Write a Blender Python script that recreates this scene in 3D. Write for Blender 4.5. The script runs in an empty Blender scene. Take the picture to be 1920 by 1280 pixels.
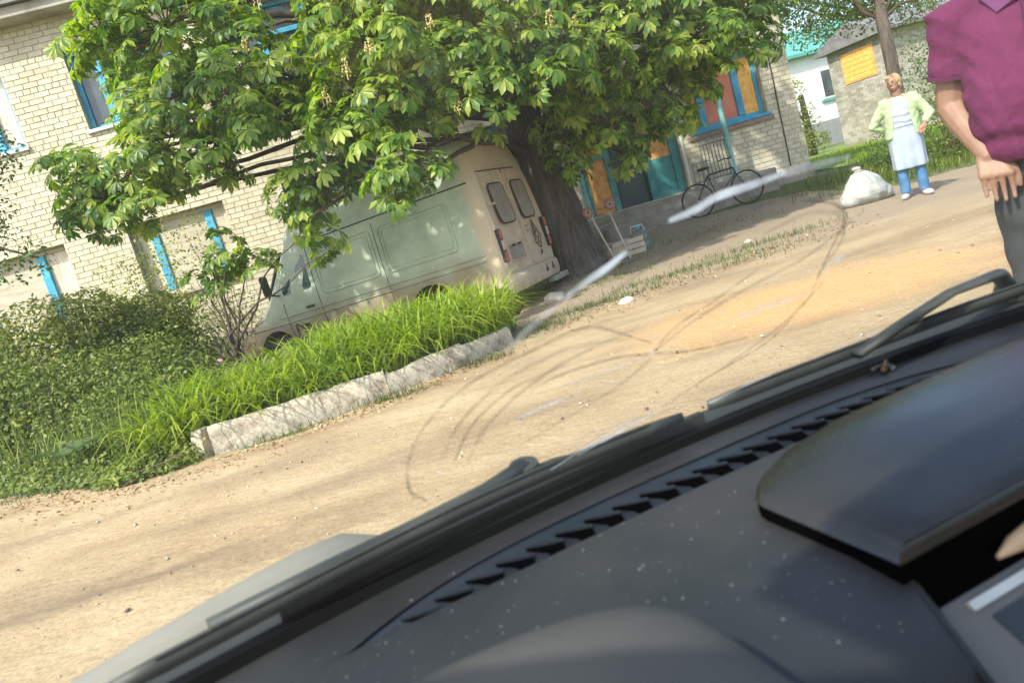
import bpy, math, random
import numpy as np
from mathutils import Vector, Matrix

scene = bpy.context.scene
C = scene.collection
R = math.radians
rng = np.random.default_rng(7)
random.seed(7)

# ------------------------------------------------------------------ camera
ROLL, PITCH, EYE = R(16.2), R(8.6), 1.14
fwd = Vector((0, math.cos(PITCH), -math.sin(PITCH)))
r0 = Vector((1, 0, 0)); u0 = r0.cross(fwd)
right = r0 * math.cos(ROLL) - u0 * math.sin(ROLL)
up = r0 * math.sin(ROLL) + u0 * math.cos(ROLL)
cam_data = bpy.data.cameras.new('camera')
cam = bpy.data.objects.new('camera', cam_data); C.objects.link(cam)
cam.matrix_world = Matrix(((right.x, up.x, -fwd.x, 0), (right.y, up.y, -fwd.y, 0),
                           (right.z, up.z, -fwd.z, EYE), (0, 0, 0, 1)))
cam_data.sensor_width = 36; cam_data.lens = 26.0
cam_data.clip_start = 0.02; cam_data.clip_end = 1500
cam_data.dof.use_dof = True; cam_data.dof.focus_distance = 9.0; cam_data.dof.aperture_fstop = 6.5
scene.camera = cam

# ------------------------------------------------------------------ sky and sun
SUN_TO = Vector((-0.68, -0.80, 1.06)).normalized()
world = bpy.data.worlds.new('World'); scene.world = world; world.use_nodes = True
wn = world.node_tree; wn.nodes.clear()
wo = wn.nodes.new('ShaderNodeOutputWorld'); wb = wn.nodes.new('ShaderNodeBackground')
sky = wn.nodes.new('ShaderNodeTexSky'); sky.sky_type = 'NISHITA'; sky.sun_disc = False
sky.sun_elevation = math.asin(SUN_TO.z)
sky.sun_rotation = math.atan2(SUN_TO.x, SUN_TO.y)
sky.air_density = 1.0; sky.dust_density = 2.5; sky.ozone_density = 1.0
wb.inputs[1].default_value = 0.15
wn.links.new(sky.outputs[0], wb.inputs[0]); wn.links.new(wb.outputs[0], wo.inputs[0])
sl = bpy.data.lights.new('sun', 'SUN'); sl.energy = 2.5; sl.angle = R(1.0); sl.color = (1, .95, .84)
so = bpy.data.objects.new('sun', sl); C.objects.link(so); so.location = (-8, -6, 14)
so.rotation_euler = SUN_TO.to_track_quat('Z', 'Y').to_euler()
scene.view_settings.view_transform = 'Standard'; scene.view_settings.look = 'None'
scene.view_settings.exposure = 1.44; scene.view_settings.gamma = 1.0
scene.view_settings.use_curve_mapping = False
scene.cycles.max_bounces = 8; scene.cycles.transparent_max_bounces = 16
scene.cycles.diffuse_bounces = 4; scene.cycles.transmission_bounces = 6
scene.cycles.caustics_reflective = False; scene.cycles.caustics_refractive = False
scene.cycles.use_denoising = True

# ------------------------------------------------------------------ materials
def ramp_set(n, cols):
    el = n.color_ramp.elements
    while len(el) > 1: el.remove(el[-1])
    for i, c in enumerate(cols):
        pos, col = c if isinstance(c[1], tuple) else ((i / max(1, len(cols) - 1)) * .4 + .3, c)
        e = el[0] if i == 0 else el.new(pos)
        e.position = pos; e.color = (*col, 1)

def mat(name, cols, scale=6, rough=.8, bump=0, bscale=None, metal=0, stretch=(1, 1, 1), detail=5, spec=.5,
        island=0.0, translucent=0.0, coat=0.0, rvar=0.0, bdist=.02):
    m = bpy.data.materials.new(name); m.use_nodes = True
    nt = m.node_tree; N = nt.nodes; L = nt.links
    p = N['Principled BSDF']
    p.inputs['Roughness'].default_value = rough; p.inputs['Metallic'].default_value = metal
    p.inputs['Specular IOR Level'].default_value = spec
    p.inputs['Coat Weight'].default_value = coat
    tc = N.new('ShaderNodeTexCoord'); mp = N.new('ShaderNodeMapping')
    mp.inputs['Scale'].default_value = stretch
    L.new(tc.outputs['Object'], mp.inputs[0])
    nz = N.new('ShaderNodeTexNoise'); nz.inputs['Scale'].default_value = scale
    nz.inputs['Detail'].default_value = detail; nz.inputs['Roughness'].default_value = .6
    L.new(mp.outputs[0], nz.inputs[0])
    fac = nz.outputs[0]
    if island:
        g = N.new('ShaderNodeNewGeometry'); oi = N.new('ShaderNodeObjectInfo')
        a = N.new('ShaderNodeMath'); a.operation = 'ADD'
        L.new(g.outputs['Random Per Island'], a.inputs[0]); L.new(oi.outputs['Random'], a.inputs[1])
        fr = N.new('ShaderNodeMath'); fr.operation = 'FRACT'; L.new(a.outputs[0], fr.inputs[0])
        mr = N.new('ShaderNodeMapRange'); mr.inputs[3].default_value = -island; mr.inputs[4].default_value = island
        L.new(fr.outputs[0], mr.inputs[0])
        b = N.new('ShaderNodeMath'); b.operation = 'ADD'; b.use_clamp = True
        L.new(fac, b.inputs[0]); L.new(mr.outputs[0], b.inputs[1]); fac = b.outputs[0]
    rp = N.new('ShaderNodeValToRGB'); ramp_set(rp, cols); L.new(fac, rp.inputs[0])
    L.new(rp.outputs[0], p.inputs['Base Color'])
    m['ramp'] = rp.name
    if rvar:
        mr2 = N.new('ShaderNodeMapRange'); mr2.inputs[1].default_value = .3; mr2.inputs[2].default_value = .7
        mr2.inputs[3].default_value = rough - rvar; mr2.inputs[4].default_value = rough + rvar
        L.new(nz.outputs[0], mr2.inputs[0]); L.new(mr2.outputs[0], p.inputs['Roughness'])
    if bump:
        bz = N.new('ShaderNodeTexNoise'); bz.inputs['Scale'].default_value = bscale or scale * 5
        bz.inputs['Detail'].default_value = 6
        L.new(mp.outputs[0], bz.inputs[0])
        bp = N.new('ShaderNodeBump'); bp.inputs['Strength'].default_value = bump; bp.inputs['Distance'].default_value = bdist
        L.new(bz.outputs[0], bp.inputs['Height']); L.new(bp.outputs[0], p.inputs['Normal'])
    if translucent:
        t = N.new('ShaderNodeBsdfTranslucent'); L.new(rp.outputs[0], t.inputs[0])
        hs = N.new('ShaderNodeHueSaturation'); hs.inputs['Value'].default_value = 1.5; hs.inputs['Saturation'].default_value = 1.15
        L.new(rp.outputs[0], hs.inputs['Color']); L.new(hs.outputs[0], t.inputs[0])
        mx = N.new('ShaderNodeMixShader'); mx.inputs[0].default_value = translucent
        L.new(p.outputs[0], mx.inputs[1]); L.new(t.outputs[0], mx.inputs[2])
        L.new(mx.outputs[0], N['Material Output'].inputs[0])
    return m

def glass_mat(name, tint=(.96, .98, .97), dust=.03, dcol=(.6, .6, .55), rough=.0):
    m = bpy.data.materials.new(name); m.use_nodes = True
    nt = m.node_tree; N = nt.nodes; L = nt.links; N.remove(N['Principled BSDF'])
    tr = N.new('ShaderNodeBsdfTransparent'); tr.inputs[0].default_value = (*tint, 1)
    gl = N.new('ShaderNodeBsdfGlossy'); gl.inputs['Roughness'].default_value = rough
    fr = N.new('ShaderNodeFresnel'); fr.inputs[0].default_value = 1.35
    m1 = N.new('ShaderNodeMixShader'); L.new(fr.outputs[0], m1.inputs[0]); L.new(tr.outputs[0], m1.inputs[1]); L.new(gl.outputs[0], m1.inputs[2])
    df = N.new('ShaderNodeBsdfDiffuse'); df.inputs[0].default_value = (*dcol, 1)
    tl = N.new('ShaderNodeBsdfTranslucent'); tl.inputs[0].default_value = (*dcol, 1)
    m2 = N.new('ShaderNodeMixShader'); m2.inputs[0].default_value = .5; L.new(df.outputs[0], m2.inputs[1]); L.new(tl.outputs[0], m2.inputs[2])
    tc = N.new('ShaderNodeTexCoord'); nz = N.new('ShaderNodeTexNoise'); nz.inputs['Scale'].default_value = 5; nz.inputs['Detail'].default_value = 6
    L.new(tc.outputs['Object'], nz.inputs[0])
    mr = N.new('ShaderNodeMapRange'); mr.inputs[1].default_value = .3; mr.inputs[2].default_value = .75
    mr.inputs[3].default_value = dust * .4; mr.inputs[4].default_value = dust * 1.6; L.new(nz.outputs[0], mr.inputs[0])
    m3 = N.new('ShaderNodeMixShader'); L.new(mr.outputs[0], m3.inputs[0]); L.new(m1.outputs[0], m3.inputs[1]); L.new(m2.outputs[0], m3.inputs[2])
    L.new(m3.outputs[0], N['Material Output'].inputs[0])
    return m

def veil_mat(name, col, alpha, sc=30):
    """a thin film: part see-through, part matt"""
    m = bpy.data.materials.new(name); m.use_nodes = True
    nt = m.node_tree; N = nt.nodes; L = nt.links; p = N['Principled BSDF']
    p.inputs['Base Color'].default_value = (*col, 1); p.inputs['Roughness'].default_value = .6
    tc = N.new('ShaderNodeTexCoord'); nz = N.new('ShaderNodeTexNoise'); nz.inputs['Scale'].default_value = sc; nz.inputs['Detail'].default_value = 5
    L.new(tc.outputs['Object'], nz.inputs[0])
    mr = N.new('ShaderNodeMapRange'); mr.inputs[1].default_value = .35; mr.inputs[2].default_value = .65
    mr.inputs[3].default_value = alpha * .35; mr.inputs[4].default_value = alpha; L.new(nz.outputs[0], mr.inputs[0])
    tr = N.new('ShaderNodeBsdfTransparent'); mx = N.new('ShaderNodeMixShader')
    tl = N.new('ShaderNodeBsdfTranslucent'); tl.inputs[0].default_value = (*col, 1)
    m2 = N.new('ShaderNodeMixShader'); m2.inputs[0].default_value = .85; L.new(p.outputs[0], m2.inputs[1]); L.new(tl.outputs[0], m2.inputs[2])
    L.new(mr.outputs[0], mx.inputs[0]); L.new(tr.outputs[0], mx.inputs[1]); L.new(m2.outputs[0], mx.inputs[2])
    L.new(mx.outputs[0], N['Material Output'].inputs[0])
    return m

# ------------------------------------------------------------------ mesh helpers
class MB:
    def __init__(s): s.v = []; s.f = []
    def add(s, vs, fs):
        o = len(s.v); s.v += [tuple(v) for v in vs]; s.f += [tuple(i + o for i in f) for f in fs]; return s
    def box(s, c, d, m=None):
        x, y, z = (k / 2 for k in d)
        vs = [Vector((i, j, k)) for i in (-x, x) for j in (-y, y) for k in (-z, z)]
        if m is not None: vs = [m @ v for v in vs]
        vs = [v + Vector(c) for v in vs]
        return s.add(vs, [(0, 1, 3, 2), (4, 6, 7, 5), (0, 4, 5, 1), (2, 3, 7, 6), (0, 2, 6, 4), (1, 5, 7, 3)])
    def bb(s, x0, x1, y0, y1, z0, z1):
        return s.box(((x0 + x1) / 2, (y0 + y1) / 2, (z0 + z1) / 2), (x1 - x0, y1 - y0, z1 - z0))
    def cbox(s, x0, x1, y0, y1, z0, z1, b=.01):
        """box with chamfered long edges (all 12)"""
        xs = [(x0, x0 + b), (x1, x1 - b)]; vs = []; idx = {}
        for i in (0, 1):
            for j in (0, 1):
                for k in (0, 1):
                    X = (x0, x1)[i]; Y = (y0, y1)[j]; Z = (z0, z1)[k]
                    xi = X + (b if i == 0 else -b); yi = Y + (b if j == 0 else -b); zi = Z + (b if k == 0 else -b)
                    for a, q in enumerate(((X, yi, zi), (xi, Y, zi), (xi, yi, Z))):
                        idx[(i, j, k, a)] = len(vs); vs.append(q)
        F = []
        g = lambda i, j, k, a: idx[(i, j, k, a)]
        F += [(g(0,0,0,0), g(0,0,1,0), g(0,1,1,0), g(0,1,0,0)), (g(1,0,0,0), g(1,1,0,0), g(1,1,1,0), g(1,0,1,0))]
        F += [(g(0,0,0,1), g(1,0,0,1), g(1,0,1,1), g(0,0,1,1)), (g(0,1,0,1), g(0,1,1,1), g(1,1,1,1), g(1,1,0,1))]
        F += [(g(0,0,0,2), g(0,1,0,2), g(1,1,0,2), g(1,0,0,2)), (g(0,0,1,2), g(1,0,1,2), g(1,1,1,2), g(0,1,1,2))]
        for i in (0, 1):
            for j in (0, 1): F.append((g(i,j,0,0), g(i,j,1,0), g(i,j,1,1), g(i,j,0,1)))
        for i in (0, 1):
            for k in (0, 1): F.append((g(i,0,k,0), g(i,1,k,0), g(i,1,k,2), g(i,0,k,2)))
        for j in (0, 1):
            for k in (0, 1): F.append((g(0,j,k,1), g(1,j,k,1), g(1,j,k,2), g(0,j,k,2)))
        for i in (0, 1):
            for j in (0, 1):
                for k in (0, 1): F.append((g(i,j,k,0), g(i,j,k,1), g(i,j,k,2)))
        return s.add(vs, F)
    def tube(s, pts, rad, n=8, cap=True, ell=None):
        pts = [Vector(p) for p in pts]; k = len(pts)
        rad = [rad] * k if isinstance(rad, (int, float)) else rad
        o = len(s.v); prev = None
        for i, p in enumerate(pts):
            t = (pts[min(i + 1, k - 1)] - pts[max(i - 1, 0)])
            t = t.normalized() if t.length > 1e-9 else Vector((0, 0, 1))
            if prev is None:
                a = t.cross(Vector((0, 0, 1)))
                if a.length < .05: a = t.cross(Vector((0, 1, 0)))
                a.normalize()
            else:
                a = (prev - t * prev.dot(t)); a.normalize()
            prev = a; b = t.cross(a)
            for j in range(n):
                q = 2 * math.pi * j / n
                ra, rb = (rad[i], rad[i]) if not isinstance(rad[i], tuple) else rad[i]
                s.v.append(tuple(p + a * (math.cos(q) * ra) + b * (math.sin(q) * rb)))
        for i in range(k - 1):
            for j in range(n):
                s.f.append((o + i * n + j, o + i * n + (j + 1) % n, o + (i + 1) * n + (j + 1) % n, o + (i + 1) * n + j))
        if cap:
            s.f.append(tuple(o + j for j in range(n - 1, -1, -1)))
            s.f.append(tuple(o + (k - 1) * n + j for j in range(n)))
        return s
    def rings(s, rings, cap=True, closed=True):
        """rings: list of equal-length point lists"""
        o = len(s.v); n = len(rings[0]); k = len(rings)
        for r in rings: s.v += [tuple(p) for p in r]
        for i in range(k - 1):
            for j in range(n if closed else n - 1):
                s.f.append((o + i * n + j, o + i * n + (j + 1) % n, o + (i + 1) * n + (j + 1) % n, o + (i + 1) * n + j))
        if cap and closed:
            s.f.append(tuple(o + j for j in range(n - 1, -1, -1))); s.f.append(tuple(o + (k - 1) * n + j for j in range(n)))
        return s
    def ell(s, c, r, m=None, nu=14, nv=9):
        c = Vector(c); o = len(s.v)
        for i in range(1, nv):
            a = math.pi * i / nv
            for j in range(nu):
                b = 2 * math.pi * j / nu
                v = Vector((r[0] * math.sin(a) * math.cos(b), r[1] * math.sin(a) * math.sin(b), r[2] * math.cos(a)))
                s.v.append(tuple(c + (m @ v if m is not None else v)))
        top = Vector((0, 0, r[2])); 
        s.v.append(tuple(c + (m @ top if m is not None else top))); s.v.append(tuple(c - (m @ top if m is not None else top)))
        T, B = o + (nv - 1) * nu, o + (nv - 1) * nu + 1
        for i in range(nv - 2):
            for j in range(nu):
                s.f.append((o + i * nu + j, o + (i + 1) * nu + j, o + (i + 1) * nu + (j + 1) % nu, o + i * nu + (j + 1) % nu))
        for j in range(nu):
            s.f.append((T, o + j, o + (j + 1) % nu)); s.f.append((B, o + (nv - 2) * nu + (j + 1) % nu, o + (nv - 2) * nu + j))
        return s
    def caps(s, a, b, ra, rb, n=12):
        """tapered capsule from a to b with round ends"""
        a = Vector(a); b = Vector(b); d = (b - a); L = d.length; d = d / L
        P, Rr = [], []
        for q in (85, 60, 30): P.append(a - d * ra * math.sin(R(q))); Rr.append(ra * math.cos(R(q)))
        P += [a, b]; Rr += [ra, rb]
        for q in (30, 60, 85): P.append(b + d * rb * math.sin(R(q))); Rr.append(rb * math.cos(R(q)))
        return s.tube(P, Rr, n)
    def prism(s, poly, fa, fb):
        """poly: list of 2D; fa/fb map 2D -> 3D for the two faces"""
        n = len(poly); a = [fa(*p) for p in poly]; b = [fb(*p) for p in poly]
        return s.add(a + b, [tuple(range(n)), tuple(range(2 * n - 1, n - 1, -1))] + [(i, i + n, (i + 1) % n + n, (i + 1) % n) for i in range(n)])
    def build(s, name, m, parent=None, smooth=False, angle=None, kind=None, label=None):
        me = bpy.data.meshes.new(name); me.from_pydata(s.v, [], s.f); me.update()
        return link(name, me, m, parent, smooth, angle, kind, label)

def link(name, me, m, parent=None, smooth=False, angle=None, kind=None, label=None):
    o = bpy.data.objects.new(name, me); C.objects.link(o)
    if m is not None and not me.materials: me.materials.append(m)
    if parent is not None: o.parent = parent
    if smooth or angle:
        me.polygons.foreach_set('use_smooth', [True] * len(me.polygons))
        if angle: me.set_sharp_from_angle(angle=R(angle))
    if kind: o['kind'] = kind
    if label: o['label'] = label
    return o

def thing(name, label, cat, loc=(0, 0, 0), rotz=0, group=None):
    o = bpy.data.objects.new(name, None); C.objects.link(o)
    o.empty_display_size = .1
    o.location = loc; o.rotation_euler = (0, 0, rotz); o['label'] = label; o['category'] = cat
    if group: o['group'] = group
    return o
def tag(o, label, cat, group=None):
    o['label'] = label; o['category'] = cat
    if group: o['group'] = group
    return o
def struct(o): o['kind'] = 'structure'; return o

def mesh_np(name, V, T):
    """V (n,3) floats, T (m,3) ints -> mesh"""
    me = bpy.data.meshes.new(name); n, m = len(V), len(T)
    me.vertices.add(n); me.vertices.foreach_set('co', np.asarray(V, dtype=np.float32).ravel())
    me.loops.add(m * 3); me.loops.foreach_set('vertex_index', np.asarray(T, dtype=np.int32).ravel())
    me.polygons.add(m); me.polygons.foreach_set('loop_start', np.arange(0, m * 3, 3, dtype=np.int32))
    me.update(calc_edges=True); me.validate()
    return me

def scatter(tv, tt, M, P):
    """instances of a template (tv verts, tt tris) with 3x3 matrices M (k,3,3) and positions P (k,3)"""
    tv = np.asarray(tv); tt = np.asarray(tt); k = len(P)
    V = np.einsum('kij,nj->kni', M, tv) + P[:, None, :]
    T = tt[None] + (np.arange(k) * len(tv))[:, None, None]
    return V.reshape(-1, 3), T.reshape(-1, 3)

def rot_from(zdir, spin):
    """(k,3) normals + spin angle -> (k,3,3) matrices whose z column is the normal"""
    z = zdir / np.linalg.norm(zdir, axis=1, keepdims=True)
    ref = np.where(np.abs(z[:, 2:3]) < .95, np.array([[0, 0, 1.]]), np.array([[1., 0, 0]]))
    x = np.cross(ref, z); x /= np.linalg.norm(x, axis=1, keepdims=True); y = np.cross(z, x)
    c, s = np.cos(spin)[:, None], np.sin(spin)[:, None]
    return np.stack([x * c + y * s, -x * s + y * c, z], axis=2)

def remesh(name, mb, voxel, m, parent=None, it=4, fac=.5, label=None):
    me = bpy.data.meshes.new(name + '_raw'); me.from_pydata(mb.v, [], mb.f); me.update()
    o = bpy.data.objects.new(name + '_raw', me); C.objects.link(o)
    r = o.modifiers.new('r', 'REMESH'); r.mode = 'VOXEL'; r.voxel_size = voxel; r.adaptivity = 0
    if it:
        sm = o.modifiers.new('s', 'SMOOTH'); sm.iterations = it; sm.factor = fac
    dg = bpy.context.evaluated_depsgraph_get(); dg.update()
    nm = bpy.data.meshes.new_from_object(o.evaluated_get(dg)); nm.name = name
    bpy.data.objects.remove(o); bpy.data.meshes.remove(me)
    nm.materials.clear()
    return link(name, nm, m, parent, smooth=True, label=label)

def smooth01(a, b, t):
    t = max(0., min(1., (t - a) / (b - a))); return t * t * (3 - 2 * t)
# ------------------------------------------------------------------ ground
def gz(x, y):
    return (.36 * smooth01(12, 15, y) * smooth01(.5, 3.5, x)
            - .14 * smooth01(7.6, 10, y) * (1 - smooth01(-.3, 1.6, x)))

YB = [(-30, 15), (-14, 11.5), (-8, 8.7), (-5.35, 7.25), (-3.2, 5.85), (-2.55, 5.95), (-1.3, 6.3), (.0, 7.35), (.10, 9.5), (.35, 12.2),
      (3, 14.9), (6, 14.3), (6.8, 12.3), (8, 12.4), (10, 13.2), (14, 16), (22, 21)]
def yb(x):
    for (a, ya), (b, yb_) in zip(YB, YB[1:]):
        if x <= b: return ya + (yb_ - ya) * (x - a) / (b - a)
    return YB[-1][1]

def axis(lo, hi, a, b, st):
    v = [lo, lo * .5 + a * .5]; k = a
    pre = []
    while k > a - 20: k -= 2.5; pre.append(k)
    v += sorted(pre)
    n = int((b - a) / st); v += [a + (b - a) * i / n for i in range(n + 1)]
    k = b
    while k < b + 30: k += 2.5; v.append(k)
    v += [hi * .3 + k * .7, hi]
    return sorted(set(v))

M_soil = mat('soil_and_weeds', [(.05, .075, .022), (.10, .13, .035), (.17, .14, .08)], scale=1.4, rough=.95, bump=.6, bscale=14, bdist=.05)
xs, ys = axis(-400, 400, -14, 18, .4), axis(-120, 600, -6, 20, .4)
g = MB()
for y in ys:
    for x in xs: g.v.append((x, y, gz(x, y) - .004 - (.07 if -29 < x < 21 and -7.5 < y < yb(x) - .45 else 0)))
w = len(xs)
for j in range(len(ys) - 1):
    for i in range(w - 1): g.f.append((j * w + i, j * w + i + 1, (j + 1) * w + i + 1, (j + 1) * w + i))
struct(g.build('ground', M_soil, smooth=True))

# trodden dirt yard
def dirt_material():
    m = mat('dirt_yard', [(.27, .185, .098), (.375, .275, .152), (.45, .345, .20)], scale=1.1, rough=.95, bump=.5, bscale=16,
            stretch=(.75, 1.15, 1), bdist=.03)
    nt = m.node_tree; N = nt.nodes; L = nt.links; p = N['Principled BSDF']
    rp = N[m['ramp']]
    tc = N.new('ShaderNodeTexCoord')
    # wheel-worn streaks
    mp = N.new('ShaderNodeMapping'); mp.inputs['Scale'].default_value = (.30, 1.25, 1); mp.inputs['Rotation'].default_value = (0, 0, R(-6))
    L.new(tc.outputs['Object'], mp.inputs[0])
    n1 = N.new('ShaderNodeTexNoise'); n1.inputs['Scale'].default_value = 1.5; n1.inputs['Detail'].default_value = 6; L.new(mp.outputs[0], n1.inputs[0])
    mr = N.new('ShaderNodeMapRange'); mr.inputs[1].default_value = .50; mr.inputs[2].default_value = .68; mr.inputs[4].default_value = .55; L.new(n1.outputs[0], mr.inputs[0])
    mx = N.new('ShaderNodeMixRGB'); L.new(mr.outputs[0], mx.inputs[0]); L.new(rp.outputs[0], mx.inputs[1]); mx.inputs[2].default_value = (.20, .145, .085, 1)
    # orange sand-coloured patch on the track
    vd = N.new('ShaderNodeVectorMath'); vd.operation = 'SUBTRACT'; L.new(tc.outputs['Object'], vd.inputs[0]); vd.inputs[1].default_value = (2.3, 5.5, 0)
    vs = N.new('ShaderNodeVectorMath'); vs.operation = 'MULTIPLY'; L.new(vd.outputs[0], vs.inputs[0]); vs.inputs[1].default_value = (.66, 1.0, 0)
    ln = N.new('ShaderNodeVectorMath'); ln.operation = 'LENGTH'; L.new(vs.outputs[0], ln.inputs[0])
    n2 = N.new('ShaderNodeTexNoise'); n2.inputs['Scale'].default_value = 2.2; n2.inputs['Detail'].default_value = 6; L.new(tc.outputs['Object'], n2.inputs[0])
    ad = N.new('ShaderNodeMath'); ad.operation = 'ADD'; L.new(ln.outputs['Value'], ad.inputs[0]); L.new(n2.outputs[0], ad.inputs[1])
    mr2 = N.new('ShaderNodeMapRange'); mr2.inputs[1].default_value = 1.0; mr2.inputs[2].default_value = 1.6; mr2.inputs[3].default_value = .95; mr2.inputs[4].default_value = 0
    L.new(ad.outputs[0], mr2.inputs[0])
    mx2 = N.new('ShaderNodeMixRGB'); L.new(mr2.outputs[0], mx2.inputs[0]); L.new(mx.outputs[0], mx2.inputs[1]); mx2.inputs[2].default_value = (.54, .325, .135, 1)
    # fine speckle of grit
    n3 = N.new('ShaderNodeTexNoise'); n3.inputs['Scale'].default_value = 60; n3.inputs['Detail'].default_value = 3; L.new(tc.outputs['Object'], n3.inputs[0])
    mr3 = N.new('ShaderNodeMapRange'); mr3.inputs[1].default_value = .3; mr3.inputs[2].default_value = .7; mr3.inputs[3].default_value = .74; mr3.inputs[4].default_value = 1.14; L.new(n3.outputs[0], mr3.inputs[0])
    ml = N.new('ShaderNodeMixRGB'); ml.blend_type = 'MULTIPLY'; ml.inputs[0].default_value = 1; L.new(mx2.outputs[0], ml.inputs[1]); L.new(mr3.outputs[0], ml.inputs[2])
    # a damp brown wheel track along the near edge
    mz = N.new('ShaderNodeSeparateXYZ'); L.new(tc.outputs['Object'], mz.inputs[0])
    lx = N.new('ShaderNodeMath'); lx.operation = 'MULTIPLY_ADD'; L.new(mz.outputs[0], lx.inputs[0]); lx.inputs[1].default_value = -.13; L.new(mz.outputs[1], lx.inputs[2])
    wz_ = N.new('ShaderNodeMath'); wz_.operation = 'MULTIPLY_ADD'; L.new(n2.outputs[0], wz_.inputs[0]); wz_.inputs[1].default_value = .5; L.new(lx.outputs[0], wz_.inputs[2])
    ds_ = N.new('ShaderNodeMath'); ds_.operation = 'SUBTRACT'; L.new(wz_.outputs[0], ds_.inputs[0]); ds_.inputs[1].default_value = 3.93
    ab = N.new('ShaderNodeMath'); ab.operation = 'ABSOLUTE'; L.new(ds_.outputs[0], ab.inputs[0])
    mt = N.new('ShaderNodeMapRange'); mt.inputs[1].default_value = .03; mt.inputs[2].default_value = .16; mt.inputs[3].default_value = .75; mt.inputs[4].default_value = 0; L.new(ab.outputs[0], mt.inputs[0])
    mxr = N.new('ShaderNodeMapRange'); mxr.inputs[1].default_value = -1.9; mxr.inputs[2].default_value = -1.0; mxr.inputs[3].default_value = 1; mxr.inputs[4].default_value = 0; L.new(mz.outputs[0], mxr.inputs[0])
    mm = N.new('ShaderNodeMath'); mm.operation = 'MULTIPLY'; L.new(mt.outputs[0], mm.inputs[0]); L.new(mxr.outputs[0], mm.inputs[1])
    mxt = N.new('ShaderNodeMixRGB'); L.new(mm.outputs[0], mxt.inputs[0]); L.new(ml.outputs[0], mxt.inputs[1]); mxt.inputs[2].default_value = (.17, .12, .07, 1); ml = mxt
    # the yard turns darker and greyer towards the porch
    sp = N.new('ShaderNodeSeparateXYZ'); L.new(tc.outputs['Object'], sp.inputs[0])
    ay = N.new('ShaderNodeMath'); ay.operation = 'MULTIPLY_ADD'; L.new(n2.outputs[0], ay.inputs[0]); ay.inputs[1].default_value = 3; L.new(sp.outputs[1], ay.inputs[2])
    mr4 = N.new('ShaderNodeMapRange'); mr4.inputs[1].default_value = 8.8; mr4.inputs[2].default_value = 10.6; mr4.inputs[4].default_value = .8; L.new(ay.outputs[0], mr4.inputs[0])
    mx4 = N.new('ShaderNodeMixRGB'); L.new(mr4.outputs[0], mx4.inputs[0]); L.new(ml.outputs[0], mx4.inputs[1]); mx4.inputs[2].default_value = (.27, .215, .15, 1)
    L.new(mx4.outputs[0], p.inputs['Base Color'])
    return m
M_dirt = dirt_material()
g = MB(); xs = np.arange(-30, 22.01, .16); NR = 96
from mathutils import noise as mn
for x in xs:
    top = yb(x) + .25 * mn.noise((x * 1.3, 3, 0)) + .1 * mn.noise((x * 4, 7, 0))
    for j in range(NR + 1):
        y = -8 + 13.4 * (1 - (1 - j / 66) ** 1.15) if j <= 66 else 5.4 + (top - 5.4) * (j - 66) / (NR - 66)
        z = gz(x, y) + .010 + .016 * mn.noise((x * .6, y * 2.4, 1)) + .010 * mn.noise((x * 2, y * 5, 4)) - .016 * math.exp(-((y - 4.6 - .1 * x + .2 * mn.noise((x * .4, 2, 0))) / .14) ** 2) - .014 * math.exp(-((y - 3.2 - .1 * x + .2 * mn.noise((x * .4, 9, 0))) / .14) ** 2)
        if j >= NR - 1: z = gz(x, y) - .03 * (j - NR + 2)
        g.v.append((x, y, z))
for i in range(len(xs) - 1):
    for j in range(NR):
        a = i * (NR + 1) + j; g.f.append((a, a + NR + 1, a + NR + 2, a + 1))
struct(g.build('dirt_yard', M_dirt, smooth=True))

def yard_ok(x, y): return y < yb(x) - .1

# grit, pebbles and litter lying on the yard
def stone_tpl():
    v = [(1, 0, 0), (0, 1, 0), (-1, 0, 0), (0, -1, 0), (0, 0, .7), (0, 0, -.5)]
    return np.array(v, float), np.array([(0, 1, 4), (1, 2, 4), (2, 3, 4), (3, 0, 4), (1, 0, 5), (2, 1, 5), (3, 2, 5), (0, 3, 5)])
M_grit = mat('grit', [(.16, .12, .08), (.36, .28, .18), (.52, .46, .36)], scale=3, rough=.9, island=.35)
P = []
while len(P) < 3600:
    y = 2.2 + 10 * rng.random() ** 1.6; x = rng.uniform(-6, 9)
    if yard_ok(x, y): P.append((x, y, gz(x, y) + .012))
P = np.array(P); k = len(P)
S = (.0035 + .017 * rng.random(k) ** 7)
Mx = rot_from(np.c_[rng.normal(0, .3, k), rng.normal(0, .3, k), np.ones(k)], rng.random(k) * 6.3) * (S[:, None] * np.c_[np.ones(k), .6 + .5 * rng.random(k), .7 * np.ones(k)])[:, None, :]
V, T = scatter(*stone_tpl(), Mx, P)
link('gravel', mesh_np('gravel', V, T), M_grit, kind='stuff', label='loose grit and small pebbles strewn over the dirt yard')

M_litter = mat('dry_litter', [(.15, .075, .03), (.33, .18, .075), (.48, .33, .17)], scale=3, rough=.9, island=.4)
P = []
while len(P) < 2600:
    x = rng.uniform(-6, 4.5); t = abs(rng.normal(0, .28))
    yk = yb(x) if x < .2 else (7.6 + .35 * (x - .2))
    y = yk - .12 - t if x < .2 else yk + rng.normal(0, .3)
    P.append((x, y, gz(x, y) + .014))
P = np.array(P); k = len(P); S = .010 + .018 * rng.random(k)
Mx = rot_from(np.c_[rng.normal(0, .35, k), rng.normal(0, .35, k), np.ones(k)], rng.random(k) * 6.3) * S[:, None, None]
V, T = scatter([(-1, 0, 0), (0, -.4, .12), (1, 0, 0), (0, .4, .12)], [(0, 1, 3), (1, 2, 3)], Mx, P)
link('leaf_litter', mesh_np('leaf_litter', V, T), M_litter, kind='stuff', label='dry brown bud scales and litter along the kerb')

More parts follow.
